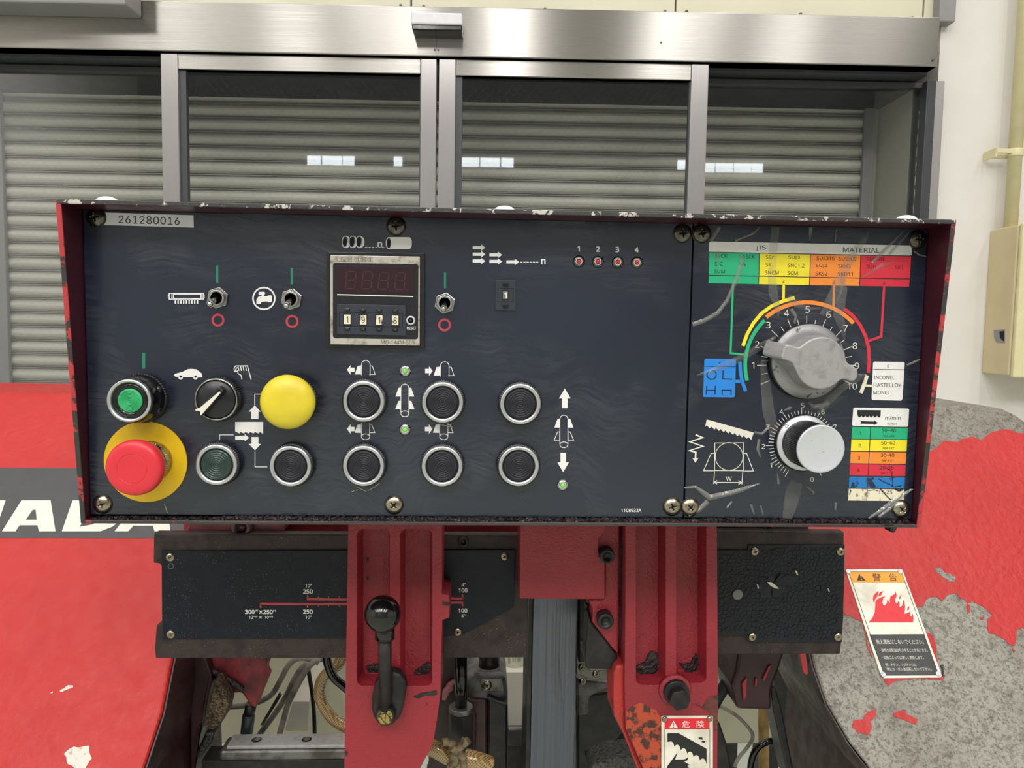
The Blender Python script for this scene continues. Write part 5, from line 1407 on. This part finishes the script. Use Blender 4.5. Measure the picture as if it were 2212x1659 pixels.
MB().box(t0.x, t1.x, YPo, YPo+0.085, 0.0, t0.z+0.10).build('post', STEEL, gpst, bevel=0.0012)
MB().box(t0.x-0.0045, t0.x-0.0002, YPo+0.004, YPo+0.08, 0.3, t0.z+0.05).build('side_strip', BLKMET, gpst)
m = MB(); yy = on_y(YPo-0.0003)
for x0, y0, x1, y1, w in ((868, 545, 860, 1180, 2.2), (893, 545, 880, 1230, 1.6), (806, 545, 800, 980, 0.8), (935, 545, 915, 1180, 0.8), (842, 620, 838, 1000, 1.2), (880, 900, 905, 1220, 3.0), (800, 930, 790, 1190, 1.6), (915, 1200, 912, 1420, 1.6)):
    m.stroke(pl(T5, (x0, y0), (x1, y1)), w, yy)
m.build('score_mark', M('score_mark', S(92, 91, 96), 0.4, 0.6), gpst)
# dark strip right of the post
tag(MB().prism([(1249.5, 1200), (1272, 1200), (1272, 1420), (1262, 1432), (1249.5, 1432)], YPo+0.02, YPo+0.07).build('guide_pad', BLKMET, bevel=0.002), 'black block close against the right side of the machined post', 'guide')

# ---- wheel covers: sheet fronts that lean out towards their foot
SL = 0.85
pn = Vector((0, 1, -SL)); p0 = Vector((0, 0.5186, 0)) + Vector((0, 0, ZC))
slope = on_plane(p0, pn)
un = pn.normalized()
def sl(k):                               # the same leaning plane, k metres proud
    return on_plane(p0 - un*k, pn)
def cover(pts, depth, name, mat, parent):
    a = [slope(x, y) for x, y in pts]
    return MB().loft(a, [v + Vector((0, depth, 0)) for v in a]).build(name, mat, parent, bevel=0.004, seg=3)
w0 = slope(100, 1700)
lc = thing('wheel_cover', 'left bright red wheel cover with a black band and white lettering', 'machine cover', (w0.x, w0.y, w0.z))
edge_l = [(452, 1000), (435, 1140), (400, 1320), (372, 1425), (348, 1545), (309, 1662), (285, 1725)]
cover([(-430, 842), (330, 853), (452, 862)] + edge_l + [(-430, 1725)], 0.16, 'shell', COVER, lc)
MB().sheet([(-425, 1006.5), (330, 1012.5), (450, 1014), (433, 1150), (430, 1163.5), (330, 1162.5), (0, 1162), (-425, 1159)], sl(0.0003)).build('black_band', M('black_band_paint', S(58, 58, 60), 0.45, bump=0.15, bsc=200), lc)
def Z0(x, y): return (x/1.977, 820 + y/1.977)
m = MB(); q4 = sl(0.0006)
m.sheet(pl(Z0, (-276, 648), (-225, 515), (-140, 515), (-125, 592), (-62, 515), (24, 515), (-20, 648), (-85, 648), (-58, 566), (-128, 648), (-170, 648), (-190, 566), (-214, 648)), q4)
m.sheet(pl(Z0, (-512, 648), (-428, 515), (-304, 515), (-283, 648), (-354, 648), (-360, 622), (-436, 622), (-454, 648)), q4)
m.sheet(pl(Z0, (8, 648), (92, 515), (216, 515), (237, 648), (166, 648), (160, 622), (84, 622), (66, 648)), q4)
m.sheet(pl(Z0, (264, 648), (310, 515), (470, 515), (520, 530), (535, 560), (515, 600), (480, 628), (430, 648)), q4)
m.sheet(pl(Z0, (489, 648), (572, 540), (590, 515), (712, 515), (728, 648), (660, 648), (652, 624), (570, 624), (548, 648)), q4)
m.build('brand_letters', WARMW, lc)
m = MB(); q5 = sl(0.0008)
m.sheet(pl(Z0, (110, 598), (140, 556), (152, 556), (156, 598)), q5)
m.sheet(pl(Z0, (-410, 598), (-380, 556), (-368, 556), (-364, 598)), q5)
m.sheet([Z0(340, 628), (197, 1133), (205, 1130), (216, 1124), (222, 1118), (226, 1105), Z0(380, 560)], q5)
m.build('letter_counters', M('black_band_paint_counter', S(58, 58, 60), 0.45, bump=0.15, bsc=200), lc)
def chips(parent, cells, mat, thick=0.0004, name='bare_patch', step=7, amp=2):
    for c_ in cells:
        q = [sl(thick)(x, y) for x, y in jag(c_, step, amp)]
        MB().loft(q, [v + un*(thick+0.0002) for v in q]).build(name, mat, parent)
BARE = M('pale_bare_filler', S(206, 200, 190), 0.5, c2=S(150, 140, 130), sc=160, lo=0.55, hi=0.7)
chips(lc, [pl(Z0, (275, 1600), (300, 1572), (380, 1563), (390, 1615), (365, 1659), (320, 1662), (292, 1640)), pl(Z0, (254, 1326), (290, 1308), (314, 1306), (312, 1320), (262, 1332)), pl(Z0, (208, 1342), (222, 1332), (226, 1338), (212, 1344))], BARE)
def flank(edge, sgn, name, parent, depth=0.24):
    a = [slope(x, y) + Vector((sgn*0.0009, 0.003, -0.0008)) for x, y in edge]; a.append(a[-1] + Vector((0, 0.03, -0.42)))
    m = MB(); n = len(a); rows = [a, [v + Vector((0, depth, 0)) for v in a], [v + Vector((sgn*0.0015, depth, 0)) for v in a], [v + Vector((sgn*0.0015, 0, 0)) for v in a]]
    vs = [v for r_ in rows for v in r_]
    m.add(vs, [(k*n+i, k*n+i+1, ((k+1) % 4)*n+i+1, ((k+1) % 4)*n+i) for k in range(4) for i in range(n-1)])
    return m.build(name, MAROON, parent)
flank([(452, 1000)] + edge_l[1:], 1, 'flank', lc)
# dark inner guard of the left cover
w1 = slope(430, 1660)
gi = thing('inner_guard', 'maroon inner guard plate caked with swarf beside the left cover', 'machine guard', (w1.x, 0.26, w1.z))
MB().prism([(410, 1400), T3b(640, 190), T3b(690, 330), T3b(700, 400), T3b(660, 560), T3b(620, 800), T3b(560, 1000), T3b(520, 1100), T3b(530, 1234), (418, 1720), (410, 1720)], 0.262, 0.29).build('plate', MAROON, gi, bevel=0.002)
MB().prism(pl(T3b, (640, 100), (1215, 100), (1225, 235), (1190, 330), (1225, 380), (1180, 490), (1150, 560), (1110, 670), (1060, 640), (980, 520), (860, 530), (810, 480), (740, 420), (690, 330)), 0.275, 0.30).build('flange', M('peeling_maroon_paint', S(128, 38, 46), 0.5, c2=S(70, 24, 32), sc=40, bump=0.3), gi, bevel=0.003)
MB().prism(pl(T3b, *jag(((720, 400), (770, 440), (830, 540), (850, 620), (820, 740), (760, 850), (690, 880), (612, 850), (640, 740), (668, 600)), 26, 8)), 0.245, 0.27).build('swarf', CHIPS, gi, bevel=0.004)
MB().prism(pl(T3b, (640, 890), (720, 900), (700, 980), (600, 1120), (545, 1180), (540, 1100)), 0.25, 0.27).build('swarf_drip', GRIME, gi, bevel=0.003)
MB().tube([P(*T3b(640, 280), 0.270), P(*T3b(760, 340), 0.270), P(*T3b(900, 420), 0.270), P(*T3b(990, 485), 0.270)], 0.0035, 10, 4).build('grime_streak', GRIME, gi)
w0 = slope(2000, 1700)
rc_ = thing('wheel_cover', 'right wheel cover with peeling red paint over grey and a fire warning plate', 'machine cover', (w0.x, w0.y, w0.z))
# (front outline, then the dark left flank)
re_ = [(1690, 1120), (1735, 1330), (1760, 1440), (1790, 1525), (1838, 1608), (1880, 1662), (1915, 1730)]
cover([(1690, 868), (2000, 874.5), (2130, 877), (2165, 883), (2195, 897), (2230, 922), (2300, 985), (2420, 1100), (2420, 1730), (1915, 1730), (1880, 1662), (1838, 1608), (1790, 1525), (1760, 1440), (1735, 1330), (1690, 1120)], 0.16, 'shell', WORN, rc_)
flank(re_, -1, 'flank', rc_)
def Zr(x, y): return (1740 + x/1.932, 800 + y/1.932)
rp = random.Random(9)
upper = [(1690, 1000), Zr(430, 395), Zr(505, 335), Zr(545, 330), Zr(572, 296), Zr(620, 300), Zr(690, 278), Zr(735, 288), Zr(800, 252), Zr(850, 250), Zr(912, 262), (2420, 1010), (2420, 1400),
         (2260, 1380), Zr(905, 1076), Zr(880, 1085), Zr(872, 1150), Zr(850, 1140), Zr(812, 1108), Zr(768, 1098), Zr(760, 1040), Zr(780, 1022), Zr(745, 985), Zr(700, 968), Zr(676, 972), Zr(632, 935), Zr(590, 938), Zr(572, 965), Zr(550, 945), Zr(500, 955), Zr(492, 985), Zr(462, 990), Zr(380, 990), Zr(360, 1060), Zr(240, 1060), Zr(225, 1046), Zr(188, 1030), Zr(150, 1003), Zr(100, 1000), (1720, 1330), (1690, 1250)]
q = [sl(0.0006)(x, y) for x, y in jag(upper, 9, 2.4, rp)]
PEEL = m_paint('peeling_red_cover_paint', S(180, 42, 41), S(158, 34, 35), bsc=110, bump=0.9, rough=0.40, stain=0.4, spec=0.35)
pe = MB().loft(q, [v + un*0.0009 for v in q]).build('red_paint_layer', PEEL, rc_)
chips(rc_, [pl(Zr, (202, 1462), (240, 1455), (258, 1425), (295, 1412), (292, 1440), (272, 1465), (278, 1500), (258, 1522), (220, 1512), (198, 1490)), pl(Zr, (366, 1428), (400, 1418), (440, 1440), (468, 1455), (460, 1478), (425, 1462), (370, 1445)),
            pl(Zr, (672, 975), (690, 980), (688, 1010), (676, 1018)), pl(Zr, (730, 1030), (745, 1028), (742, 1042), (730, 1040)), pl(Zr, (862, 1165), (874, 1168), (872, 1180)),
            pl(Zr, (322, 1280), (580, 1278), (572, 1290), (480, 1288), (400, 1292), (365, 1300), (345, 1318), (330, 1300)), pl(Zr, (240, 1060), (258, 1130), (280, 1200), (262, 1170), (256, 1140), (245, 1090)), pl(Zr, (505, 1090), (540, 1120), (545, 1160), (552, 1220), (530, 1180), (520, 1140))], PEEL, 0.0006, 'red_paint_island')
chips(rc_, [pl(Zr, (540, 825), (560, 825), (580, 845), (600, 850), (625, 865), (618, 885), (600, 880), (575, 862), (555, 850)), ], WORN, 0.0009)
MB()
# fire warning plate riveted to the leaning cover
def Zw(x, y): return (1800 + x/5.923, 1200 + y/5.923)
w1_, w2_, w3_ = sl(0.0022), sl(0.0024), sl(0.0026)
q = [sl(0.0020)(x, y) for x, y in pl(Zw, (160, 185), (170, 178), (878, 180), (890, 195), (1390, 1535), (1375, 1560), (650, 1568), (600, 1500))]
wp = MB().loft(q, [v + un*0.0015 for v in q]).build('warning_plate', PLAQUE, rc_, label='white warning plate with orange band and red flames')
def Wl(y, t): # point across the plate at height y (t = 0 left edge, 1 right edge)
    l = (165 + (y-185)*0.3315, y); r_ = (885 + (y-185)*0.3715, y)
    return lerp(l, r_, t)
MB().sheet(pl(Zw, (198, 210), (870, 210), (912, 347), (236, 344)), w1_).build('orange_band', AMBERI, wp)
MB().sheet(pl(Zw, (462, 1010), (1165, 1006), (1352, 1528), (655, 1532)), w1_).build('black_panel', M('black_panel_ink', S(44, 46, 46), 0.4), wp)
MB().stroke(pl(Zw, (198, 208), (872, 208), (1352, 1530), (655, 1534)), 0.8, w2_, True).build('border', BLACKI, wp)
MB().sheet(pl(Zw, (333, 234), (418, 320), (305, 320)), w2_).build('warning_triangle', BLACKI, wp)
MB().sheet(pl(Zw, (343, 252), (354, 254), (362, 290), (354, 290)), w3_).disc(*Zw(360, 305), 1.5, w3_, 10).build('warning_triangle', AMBERI, wp)
text('\u8b66', pl(Zw, (498, 230), (606, 230), (614, 326), (510, 326)), w2_, BLACKI, wp)
text('\u544a', pl(Zw, (712, 230), (806, 230), (818, 326), (720, 326)), w2_, BLACKI, wp)
fl_ = [(452, 855), (500, 800), (530, 730), (538, 650), (540, 590), (560, 560), (610, 535), (668, 518), (640, 550), (628, 590), (636, 625), (650, 640), (672, 630), (688, 600), (690, 560), (706, 578), (716, 605), (725, 600), (722, 560), (735, 520), (765, 505), (790, 488), (797, 455), (810, 500), (808, 530), (790, 560), (792, 590), (808, 612), (826, 600), (826, 575), (850, 605), (846, 650), (858, 660), (880, 640), (892, 610), (894, 560), (912, 600), (920, 650), (918, 700), (908, 745), (940, 738), (975, 722), (990, 712), (980, 750), (985, 778), (1000, 780), (1018, 740), (1026, 800), (1022, 855)]
MB().sheet(pl(Zw, *fl_), w1_).build('flame_symbol', FIRE, wp)
for f_ in (((522, 615), (508, 560), (515, 510), (545, 480), (578, 450), (572, 500), (560, 530), (535, 560)), ((582, 525), (582, 490), (600, 465), (648, 455), (622, 480), (618, 505)), ((845, 560), (842, 535), (858, 510), (874, 500), (862, 530), (862, 550)), ((950, 705), (945, 680), (960, 645), (972, 660), (968, 690))):
    MB().sheet(pl(Zw, *f_), w1_).build('flame_symbol', FIRE, wp)
for s_, x0, x1, y0, y1, dx in (('\u7121\u4eba\u904b\u8ee2\u306f\u3057\u306a\u3044\u3067\u304f\u3060\u3055\u3044\u3002', 540, 1145, 1074, 1134, 20), ('\u30fb\u6cb9\u6027\u306e\u5207\u524a\u6cb9\u306f\u5f15\u706b\u3059\u308b\u3053\u3068\u304c\u3042\u308a\u307e\u3059\u3002', 588, 1198, 1190, 1236, 16), ('\u30fb\u5207\u7c89\u306b\u3088\u3063\u3066\u306f\u6fc0\u3057\u304f\u71c3\u713c\u3057\u307e\u3059\u3002', 616, 1146, 1282, 1328, 16),
                          ('\u4f8b\uff1a\u30c1\u30bf\u30f3\u3001\u30de\u30b0\u30cd\u30b7\u30a6\u30e0', 660, 1055, 1375, 1418, 14), ('\u7279\u306b\u30ab\u30fc\u30dc\u30f3\u306f\u5207\u65ad\u3057\u306a\u3044\u3067\u4e0b\u3055\u3044\u3002', 680, 1248, 1432, 1478, 14)):
    text(s_, pl(Zw, (x0, y0), (x1, y0), (x1+dx, y1), (x0+dx, y1)), w2_, WARMW, wp, 'warning_text')
for x, y in ((190, 207), (853, 207), (637, 1522), (1345, 1515)):
    c_ = w1_(*Zw(x, y)); m = MB(); vs = []; fs = []
    e1 = Vector((1, 0, 0)); e2 = un.cross(e1)
    for j, (r_, h) in enumerate(((0.0030, 0), (0.0028, 0.0010), (0.0014, 0.0013), (0.0011, 0.0008), (0.0001, 0.0008))):
        for i in range(20):
            a = 2*math.pi*i/20; vs.append(c_ + e1*(r_*math.cos(a)) + e2*(r_*math.sin(a)) - un*h)
    for j in range(4):
        for i in range(20): k = (i+1) % 20; fs.append((j*20+i, j*20+k, (j+1)*20+k, (j+1)*20+i))
    m.add(vs, fs, True); rv = m.build('rivet', SILVER, wp)
q = [sl(0.0012)(x, y) for x, y in pl(Zw, *jag(((1372, 1400), (1418, 1395), (1415, 1470), (1410, 1525), (1432, 1540), (1385, 1548), (1392, 1470)), 20, 5))]
MB().loft(q, [v + un*0.0016 for v in q]).build('grime', GRIME, rc_)

# ---------------------------------------------------------------- behind and under the beams
def flat(pts, Y, thick=0.004): return MB().prism(pts, Y, Y+thick)
# left: steel slide rail of the vice with counterbored screws
Yv = 0.25
hz = P(600, 1611, Yv).z
x0 = P(474, 1611, Yv).x; x1 = P(800, 1611, Yv).x
vr = thing('vice_rail', 'bright steel slide rail with two countersunk holes at the bottom left', 'rail', (x0, Yv, hz-0.06))
MB().box(x0+0.008, x1, Yv, Yv+0.026, hz-0.004, hz).build('top_plate', ALU, vr, bevel=0.0008)
MB().box(x0, x1, Yv-0.004, Yv+0.03, hz-0.016, hz-0.0041).build('rail', STEELDK, vr, bevel=0.004, seg=3)
MB().box(x0-0.02, x1, Yv-0.002, Yv+0.03, hz-0.20, hz-0.0161).build('base', BLKMET, vr, bevel=0.001)
hole = MB(); n = 24
for px in (554, 662):
    b = P(px, 1600, Yv+0.012)
    m = MB(); m.add([(b.x+0.0058*math.cos(2*math.pi*i/n), Yv+0.013+0.0058*math.sin(2*math.pi*i/n), hz+0.0002) for i in range(n)], [tuple(range(n))]).build('counterbore', DKHOLE, vr)
    m = MB(); m.add([(b.x+0.0038*math.cos(2*math.pi*i/n), Yv+0.0138+0.0038*math.sin(2*math.pi*i/n), hz+0.0004) for i in range(n)], [tuple(range(n))]).build('screw_head', NICKEL, vr)
# cables
def cable(name, pts, f, Y, rpx, mat, label, cat, group=None, dY=None):
    q = []
    for i, (x, y) in enumerate(pts):
        yy = Y if dY is None else Y + dY*i/(len(pts)-1)
        q.append(P(*f(x, y), yy))
    o = MB().tube(q, mm(rpx, Y), 14, 6).build(name, mat)
    return tag(o, label, cat, group)
cable('cable', ((860, 650), (1000, 640), (1140, 605), (1270, 530), (1350, 400), (1420, 270), (1500, 195), (1600, 185), (1720, 230)), T3b, 0.34, 6.0, CABLE, 'grey cable sagging leftmost to the dark pin under the left beam', 'cable')
cable('cable', ((1120, 960), (1200, 850), (1310, 700), (1400, 560), (1500, 360), (1590, 250), (1700, 205), (1760, 190)), T3b, 0.36, 6.4, CABLE, 'grey cable in the middle of three rising from the vice rail', 'cable')
cable('cable', ((1330, 960), (1375, 800), (1430, 610), (1530, 420), (1620, 270), (1720, 190)), T3b, 0.33, 6.4, CABLE, 'grey cable with rusty lower end nearest the braided hose', 'cable')
cable('cable', ((1600, 150), (1625, 330), (1655, 520), (1672, 700), (1680, 900)), T3b, 0.38, 4.6, BLKMET, 'thin black cable hanging straight down left of the braided hose', 'cable')
cable('hose', ((1790, 100), (1800, 220), (1850, 350), (1930, 430), (2050, 520), (2200, 560)), T3b, 0.28, 9.5, BLACKG, 'glossy black hose curving behind the left red arm', 'hose')
cable('hose', ((1960, 120), (1900, 250), (1800, 330), (1735, 430), (1730, 560), (1790, 690), (1900, 800), (2100, 900)), T3b, 0.31, 12.5, BRAID, 'amber braided hose bending behind the left red arm', 'hose', dY=-0.02)
pn_ = thing('pin', 'dark round pin standing on the vice rail', 'pin', P(*T3b(1040, 905), 0.29))
MB().tube([P(*T3b(1050, 720), 0.29), P(*T3b(1030, 905), 0.29)], mm(13.5, 0.29), 20, 1).build('body', M('oily_pin', S(56, 64, 66), 0.35, 0.5), pn_, bevel=0.001)
MB().tube([P(*T3b(1075, 620), 0.29), P(*T3b(1052, 720), 0.29)], mm(12, 0.29), 20, 1).build('neck', BLKMET, pn_)
tag(flat(pl(T3b, (1340, 515), (1362, 545), (1185, 830), (1162, 820)), 0.37).build('bracket_blade', STEELDK), 'thin bright steel blade leaning between the grey cables', 'bracket')
# boxes added for the shadowed base and floor, and frame low behind the saw
Yt = 0.62
def backdrop(name, px0, px1, py0, py1, Y, mat, label, depth=0.25):
    a = P(px0, py0, Y); b = P(px1, py1, Y)
    o = thing(name, label, 'backdrop', ((a.x+b.x)/2, Y, 0))
    MB().box(a.x, b.x, Y, Y+depth, b.z, a.z).build('body', mat, o, bevel=0.004)
    MB().box(a.x+0.03, a.x+0.07, Y+0.03, Y+0.07, 0, b.z).box(b.x-0.07, b.x-0.03, Y+0.03, Y+0.07, 0, b.z).build('foot', BLKMET, o)
    return o
BACKDROPM = M('beige_backdrop_paint', S(176, 172, 152), 0.6, sc=12)
backdrop('gap_backdrop', 455, 800, 1300, 1606, Yt, BACKDROPM, 'added beige tank seen under the left beam behind the cables')
backdrop('gap_backdrop', 1540, 1730, 1330, 1606, Yt+0.2, BACKDROPM, 'beige tank panel added under the right beam behind a thin cable')
sl_ = tag(flat([T3b(1470, 600), T3b(1625, 600), T3b(1615, 880), T3b(1395, 880)], 0.46, 0.155).build('pale_plate', M('pale_zinc_plate', S(190, 186, 176), 0.45, 0.3, sc=30)), 'pale zinc plate between grey cables and braided hose', 'plate')
# centre: hydraulic rod, cylinder and gearbox
Yh = 0.23
hc = thing('hydraulic_cylinder', 'black hydraulic rod rising from a hexagonal body beside the left arm', 'cylinder', P(*T5(233, 1540), Yh))
r1, r2 = T5(233, 880), T5(233, 1265)
MB().tube([P(*r1, Yh), P(*r2, Yh)], mm(14, Yh), 28, 1).build('rod', BLACKG, hc)
c0 = P(*T5(233, 1258), Yh)
MB().tube([c0 + Vector((0, 0, 0.002)), c0 - Vector((0, 0, 0.004))], mm(27, Yh), 36, 1).build('collar', STEELDK, hc, bevel=0.0008)
hx = [(c0.x+mm(29, Yh)*math.cos(R(60*i+30+12)), Yh+mm(29, Yh)*math.sin(R(60*i+30+12))) for i in range(6)]
MB().loft([Vector((u, v, c0.z-0.0041)) for u, v in hx], [Vector((u, v, c0.z-0.10)) for u, v in hx]).build('hex_body', BLKMET, hc, bevel=0.001)
Yg = 0.30
gb = thing('gearbox', 'grey-topped gearbox casting with dark greasy sides between arm and post', 'gearbox', P(*T5(420, 1659), Yg))
DGREY = M('greasy_grey_casting', S(112, 110, 110), 0.45, 0.2, c2=S(66, 62, 62), sc=70, bump=0.3)
MB().prism(pl(T5, (262, 1070), (300, 1045), (330, 1030), (505, 1030), (530, 1060), (545, 1150), (545, 1330), (270, 1330)), Yg, Yg+0.09).build('casting', DGREY, gb, bevel=0.005, seg=3)
MB().prism(pl(T5, (360, 1072), (510, 1065), (525, 1155), (375, 1150)), Yg-0.002, Yg).build('top_plate', STEELDK, gb, bevel=0.0008)
MB().prism(pl(T5, (410, 1190), (470, 1215), (545, 1240), (545, 1760), (410, 1760)), Yg-0.012, Yg+0.06).build('lower_body', BLKMET, gb, bevel=0.003)
MB().prism(pl(T5, (275, 1195), (410, 1205), (412, 1760), (275, 1760)), Yg-0.004, Yg+0.05).build('greasy_side', M('greasy_maroon', S(66, 34, 36), 0.35, c2=S(36, 28, 30), sc=60, bump=0.5, bsc=120), gb, bevel=0.003)
b = P(*T5(405, 1108), Yg-0.002); put('screw', screw_mesh(0.0062, 0.0024, NICKEL, 0.7), gb, (b.x, Yg-0.002, b.z))
MB().tube([P(*T5(420, 880), Yg+0.02), P(*T5(420, 985), Yg+0.02)], mm(24, Yg), 28, 1).build('shaft', BLKMET, gb)
MB().tube([P(*T5(416, 975), Yg+0.02), P(*T5(416, 1030), Yg+0.02)], mm(29, Yg), 32, 1).build('flange', DGREY, gb, bevel=0.002)
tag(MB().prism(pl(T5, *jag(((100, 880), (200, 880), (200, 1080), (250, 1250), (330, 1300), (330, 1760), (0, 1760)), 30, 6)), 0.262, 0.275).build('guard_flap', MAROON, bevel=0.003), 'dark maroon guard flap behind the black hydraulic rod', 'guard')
PINK = M('crumpled_pink_paint', S(176, 110, 112), 0.45, c2=S(120, 60, 64), sc=90, bump=0.8, bsc=120, bd=0.004)
tag(MB().prism(pl(T5, *jag(((105, 1210), (110, 1165), (135, 1120), (175, 1088), (190, 1100), (180, 1140), (150, 1175), (135, 1215)), 14, 5)), 0.25, 0.261).build('peeled_paint', PINK, bevel=0.002), 'crumpled pink flap of peeled paint beside the left red arm', 'paint flap')
zc1 = M('rainbow_zinc', S(216, 214, 196), 0.25, 0.5, c2=S(176, 186, 186), sc=20)
dr = thing('drip_chute', 'bright pale metal chute seen in the gap left of the post', 'chute', P(*T5(605, 1510), 0.50))
MB().tube([P(*T5(588, 820), 0.50), P(*T5(588, 1024), 0.50)], mm(25, 0.5), 28, 1).build('pipe', zc1, dr)
MB().prism(pl(T5, (518, 1022), (700, 1020), (700, 1382), (548, 1385)), 0.47, 0.53).build('plate', M('pale_plate_paint', S(214, 210, 198), 0.45, sc=20), dr, bevel=0.001)
MB().prism(pl(T5, (545, 1392), (700, 1392), (700, 1510), (545, 1512)), 0.462, 0.53).build('ledge', STAIN, dr, bevel=0.003)
MB().prism(pl(T5, (545, 1496), (700, 1494), (700, 1512), (545, 1514)), 0.455, 0.461).build('lip', STEELDK, dr)
MB().prism(pl(T5, *jag(((556, 1440), (580, 1430), (615, 1445), (612, 1468), (570, 1470)), 8, 4)), 0.459, 0.4618).build('swarf', CHIPS, dr)
tag(MB().prism(pl(T5, (40, 1512), (720, 1512), (720, 1760), (40, 1760)), 0.42, 0.53).build('bed_block', BLKMET), 'black block low in the gap left of the post', 'block')
# tied braided hose at the bottom centre
th_ = thing('tied_hose', 'amber braided hose bound with frayed strips at the bottom centre', 'hose', P(*T5(220, 1600), 0.20))
MB().tube([P(*T5(-80, 1480), 0.20), P(*T5(60, 1530), 0.19), P(*T5(150, 1580), 0.19), P(*T5(260, 1610), 0.19)], mm(19, 0.19), 18, 6).build('hose', BRAID, th_)
MB().tube([P(*T5(250, 1590), 0.185), P(*T5(330, 1610), 0.185), P(*T5(420, 1640), 0.19)], mm(21, 0.185), 18, 6).build('hose', BRAID, th_)
TIE = M('frayed_tie', S(128, 112, 84), 0.5, c2=S(70, 58, 44), sc=140, bump=0.6, bsc=300)
for q in (((110, 1490), (150, 1485), (200, 1530), (195, 1620), (150, 1659)), ((280, 1475), (230, 1520), (190, 1560), (180, 1640)), ((170, 1520), (215, 1555), (250, 1600), (255, 1680)), ((200, 1560), (240, 1500), (265, 1465))):
    MB().tube([P(*T5(*v), 0.172+0.002*i) for i, v in enumerate(q)], 0.0042, 8, 5).build('tie', TIE, th_)
# right of the post
rb = thing('vice_jaw', 'greasy grey casting with a screwed lip right of the post', 'casting', P(*T5(1120, 1300), 0.27))
MB().prism(pl(T5, (1000, 1060), (1100, 1075), (1250, 1090), (1246, 1128), (1170, 1150), (1085, 1190), (1080, 1310), (1000, 1320)), 0.27, 0.33).build('body', DGREY, rb, bevel=0.004)
MB().prism(pl(T5, (1000, 905), (1058, 908), (1068, 985), (1090, 1006), (1250, 1010), (1250, 1072), (1090, 1070), (1030, 1042), (1000, 1040)), 0.255, 0.268).build('lip', STEELDK, rb, bevel=0.001)
for px, py in (T5(1132, 1036), T5(1036, 990), T5(1042, 1085)):
    b = P(px, py, 0.254); put('screw', small[0], rb, (b.x, 0.2545, b.z))
tag(MB().prism(pl(T5, (1000, 1180), (1380, 1120), (1420, 1760), (1000, 1760)), 0.335, 0.40).build('vice_pedestal', BLKMET, bevel=0.004), 'large black body in shadow low between the post and right arm', 'vice')
cable('hose', ((1060, 1580), (1150, 1560), (1250, 1530), (1330, 1450), (1400, 1380)), T5, 0.25, 12, RUBBER, 'dull black rubber hose low beside the right red arm', 'hose')
tag(MB().prism(pl(T5, *jag(((1100, 1655), (1180, 1610), (1280, 1590), (1370, 1585), (1420, 1660), (1420, 1760), (1100, 1760)), 24, 5)), 0.20, 0.24).build('swarf_heap', M('grey_swarf', S(84, 84, 82), 0.5, 0.3, c2=S(34, 33, 33), sc=260, bump=1.0, bsc=300, bd=0.004), bevel=0.003), 'heap of grey swarf at the bottom edge left of the right arm', 'swarf')
# under the right beam
cable('hose', ((880, 860), (862, 960), (830, 1050), (790, 1130), (740, 1210), (700, 1290)), T6, 0.26, 13.5, RUBBER, 'thick black rubber hose curving down beside the right red arm', 'hose')
mb_ = thing('frame_bracket', 'peeling dark maroon frame bracket under the right beam', 'bracket', P(*T6(970, 1290), 0.215))
MB().prism(pl(T6, (880, 900), (1180, 900), (1150, 1000), (1095, 1150), (1090, 1292), (868, 1286), (850, 1200), (832, 1130), (860, 1040)), 0.215, 0.28).build('block', MAROON, mb_, bevel=0.004)
MB().prism(pl(T6, (1085, 1150), (1118, 1150), (1160, 1300), (1248, 1760), (1205, 1760), (1100, 1290)), 0.225, 0.26).build('strut', BLKMET, mb_, bevel=0.002)
MB().prism(pl(T6, (1262, 900), (1305, 900), (1326, 1055), (1312, 1066), (1290, 1040)), 0.206, 0.209).build('red_tongue', M('pinkish_red_paint', S(190, 60, 66), 0.45), mb_, bevel=0.001)
for q in (((1070, 1010), (1090, 1000), (1060, 1060), (1042, 1100), (1030, 1095)), ((985, 1090), (995, 1085), (992, 1135), (982, 1135)), ((900, 1120), (930, 1080), (925, 1200), (910, 1230))):
    f_ = [P(*T6(*v), 0.2125) for v in q]
    MB().loft(f_, [Vector((v.x, 0.2145, v.z)) for v in f_]).build('paint_flake', RED, mb_)
cable('cable', ((700, 1240), (780, 1275), (860, 1320), (940, 1400), (968, 1460), (930, 1530), (880, 1590), (850, 1650)), T6, 0.5, 4.2, CABLE, 'thin pale grey cable looping over the bright floor under the right beam', 'cable')
cable('hose', ((950, 1720), (958, 1620), (990, 1540), (1050, 1495), (1110, 1488), (1180, 1505)), T6, 0.30, 7.5, BLACKG, 'glossy black hose looping in front of the bamboo pole', 'hose')
pa, pb = P(*T6(1035, 1200), 0.42), P(*T6(1040, 1720), 0.42)
tag(MB().tube([pa, pa.lerp(pb, 1.0)], mm(11.5, 0.42), 18, 1).build('bamboo_pole', WOOD), 'brown bamboo pole standing upright under the right beam', 'pole')
tag(flat(pl(T6, (1095, 860), (1350, 860), (1480, 1200), (1600, 1760), (1215, 1760), (1110, 1250)), 0.47, 0.02).build('frame_plate', BLKMET), 'dark maroon frame panel in shadow left of the right wheel cover', 'panel')  # near-black sheet added for the shadow inside the frame
tag(flat(pl(T6, (735, 1340), (760, 1380), (800, 1500), (850, 1760), (735, 1760)), 0.24, 0.03).build('side_plate', BLKMET, bevel=0.002), 'black slanting plate right of the danger plate', 'plate')

# ---------------------------------------------------------------- set all the lettering in place
flush_texts()
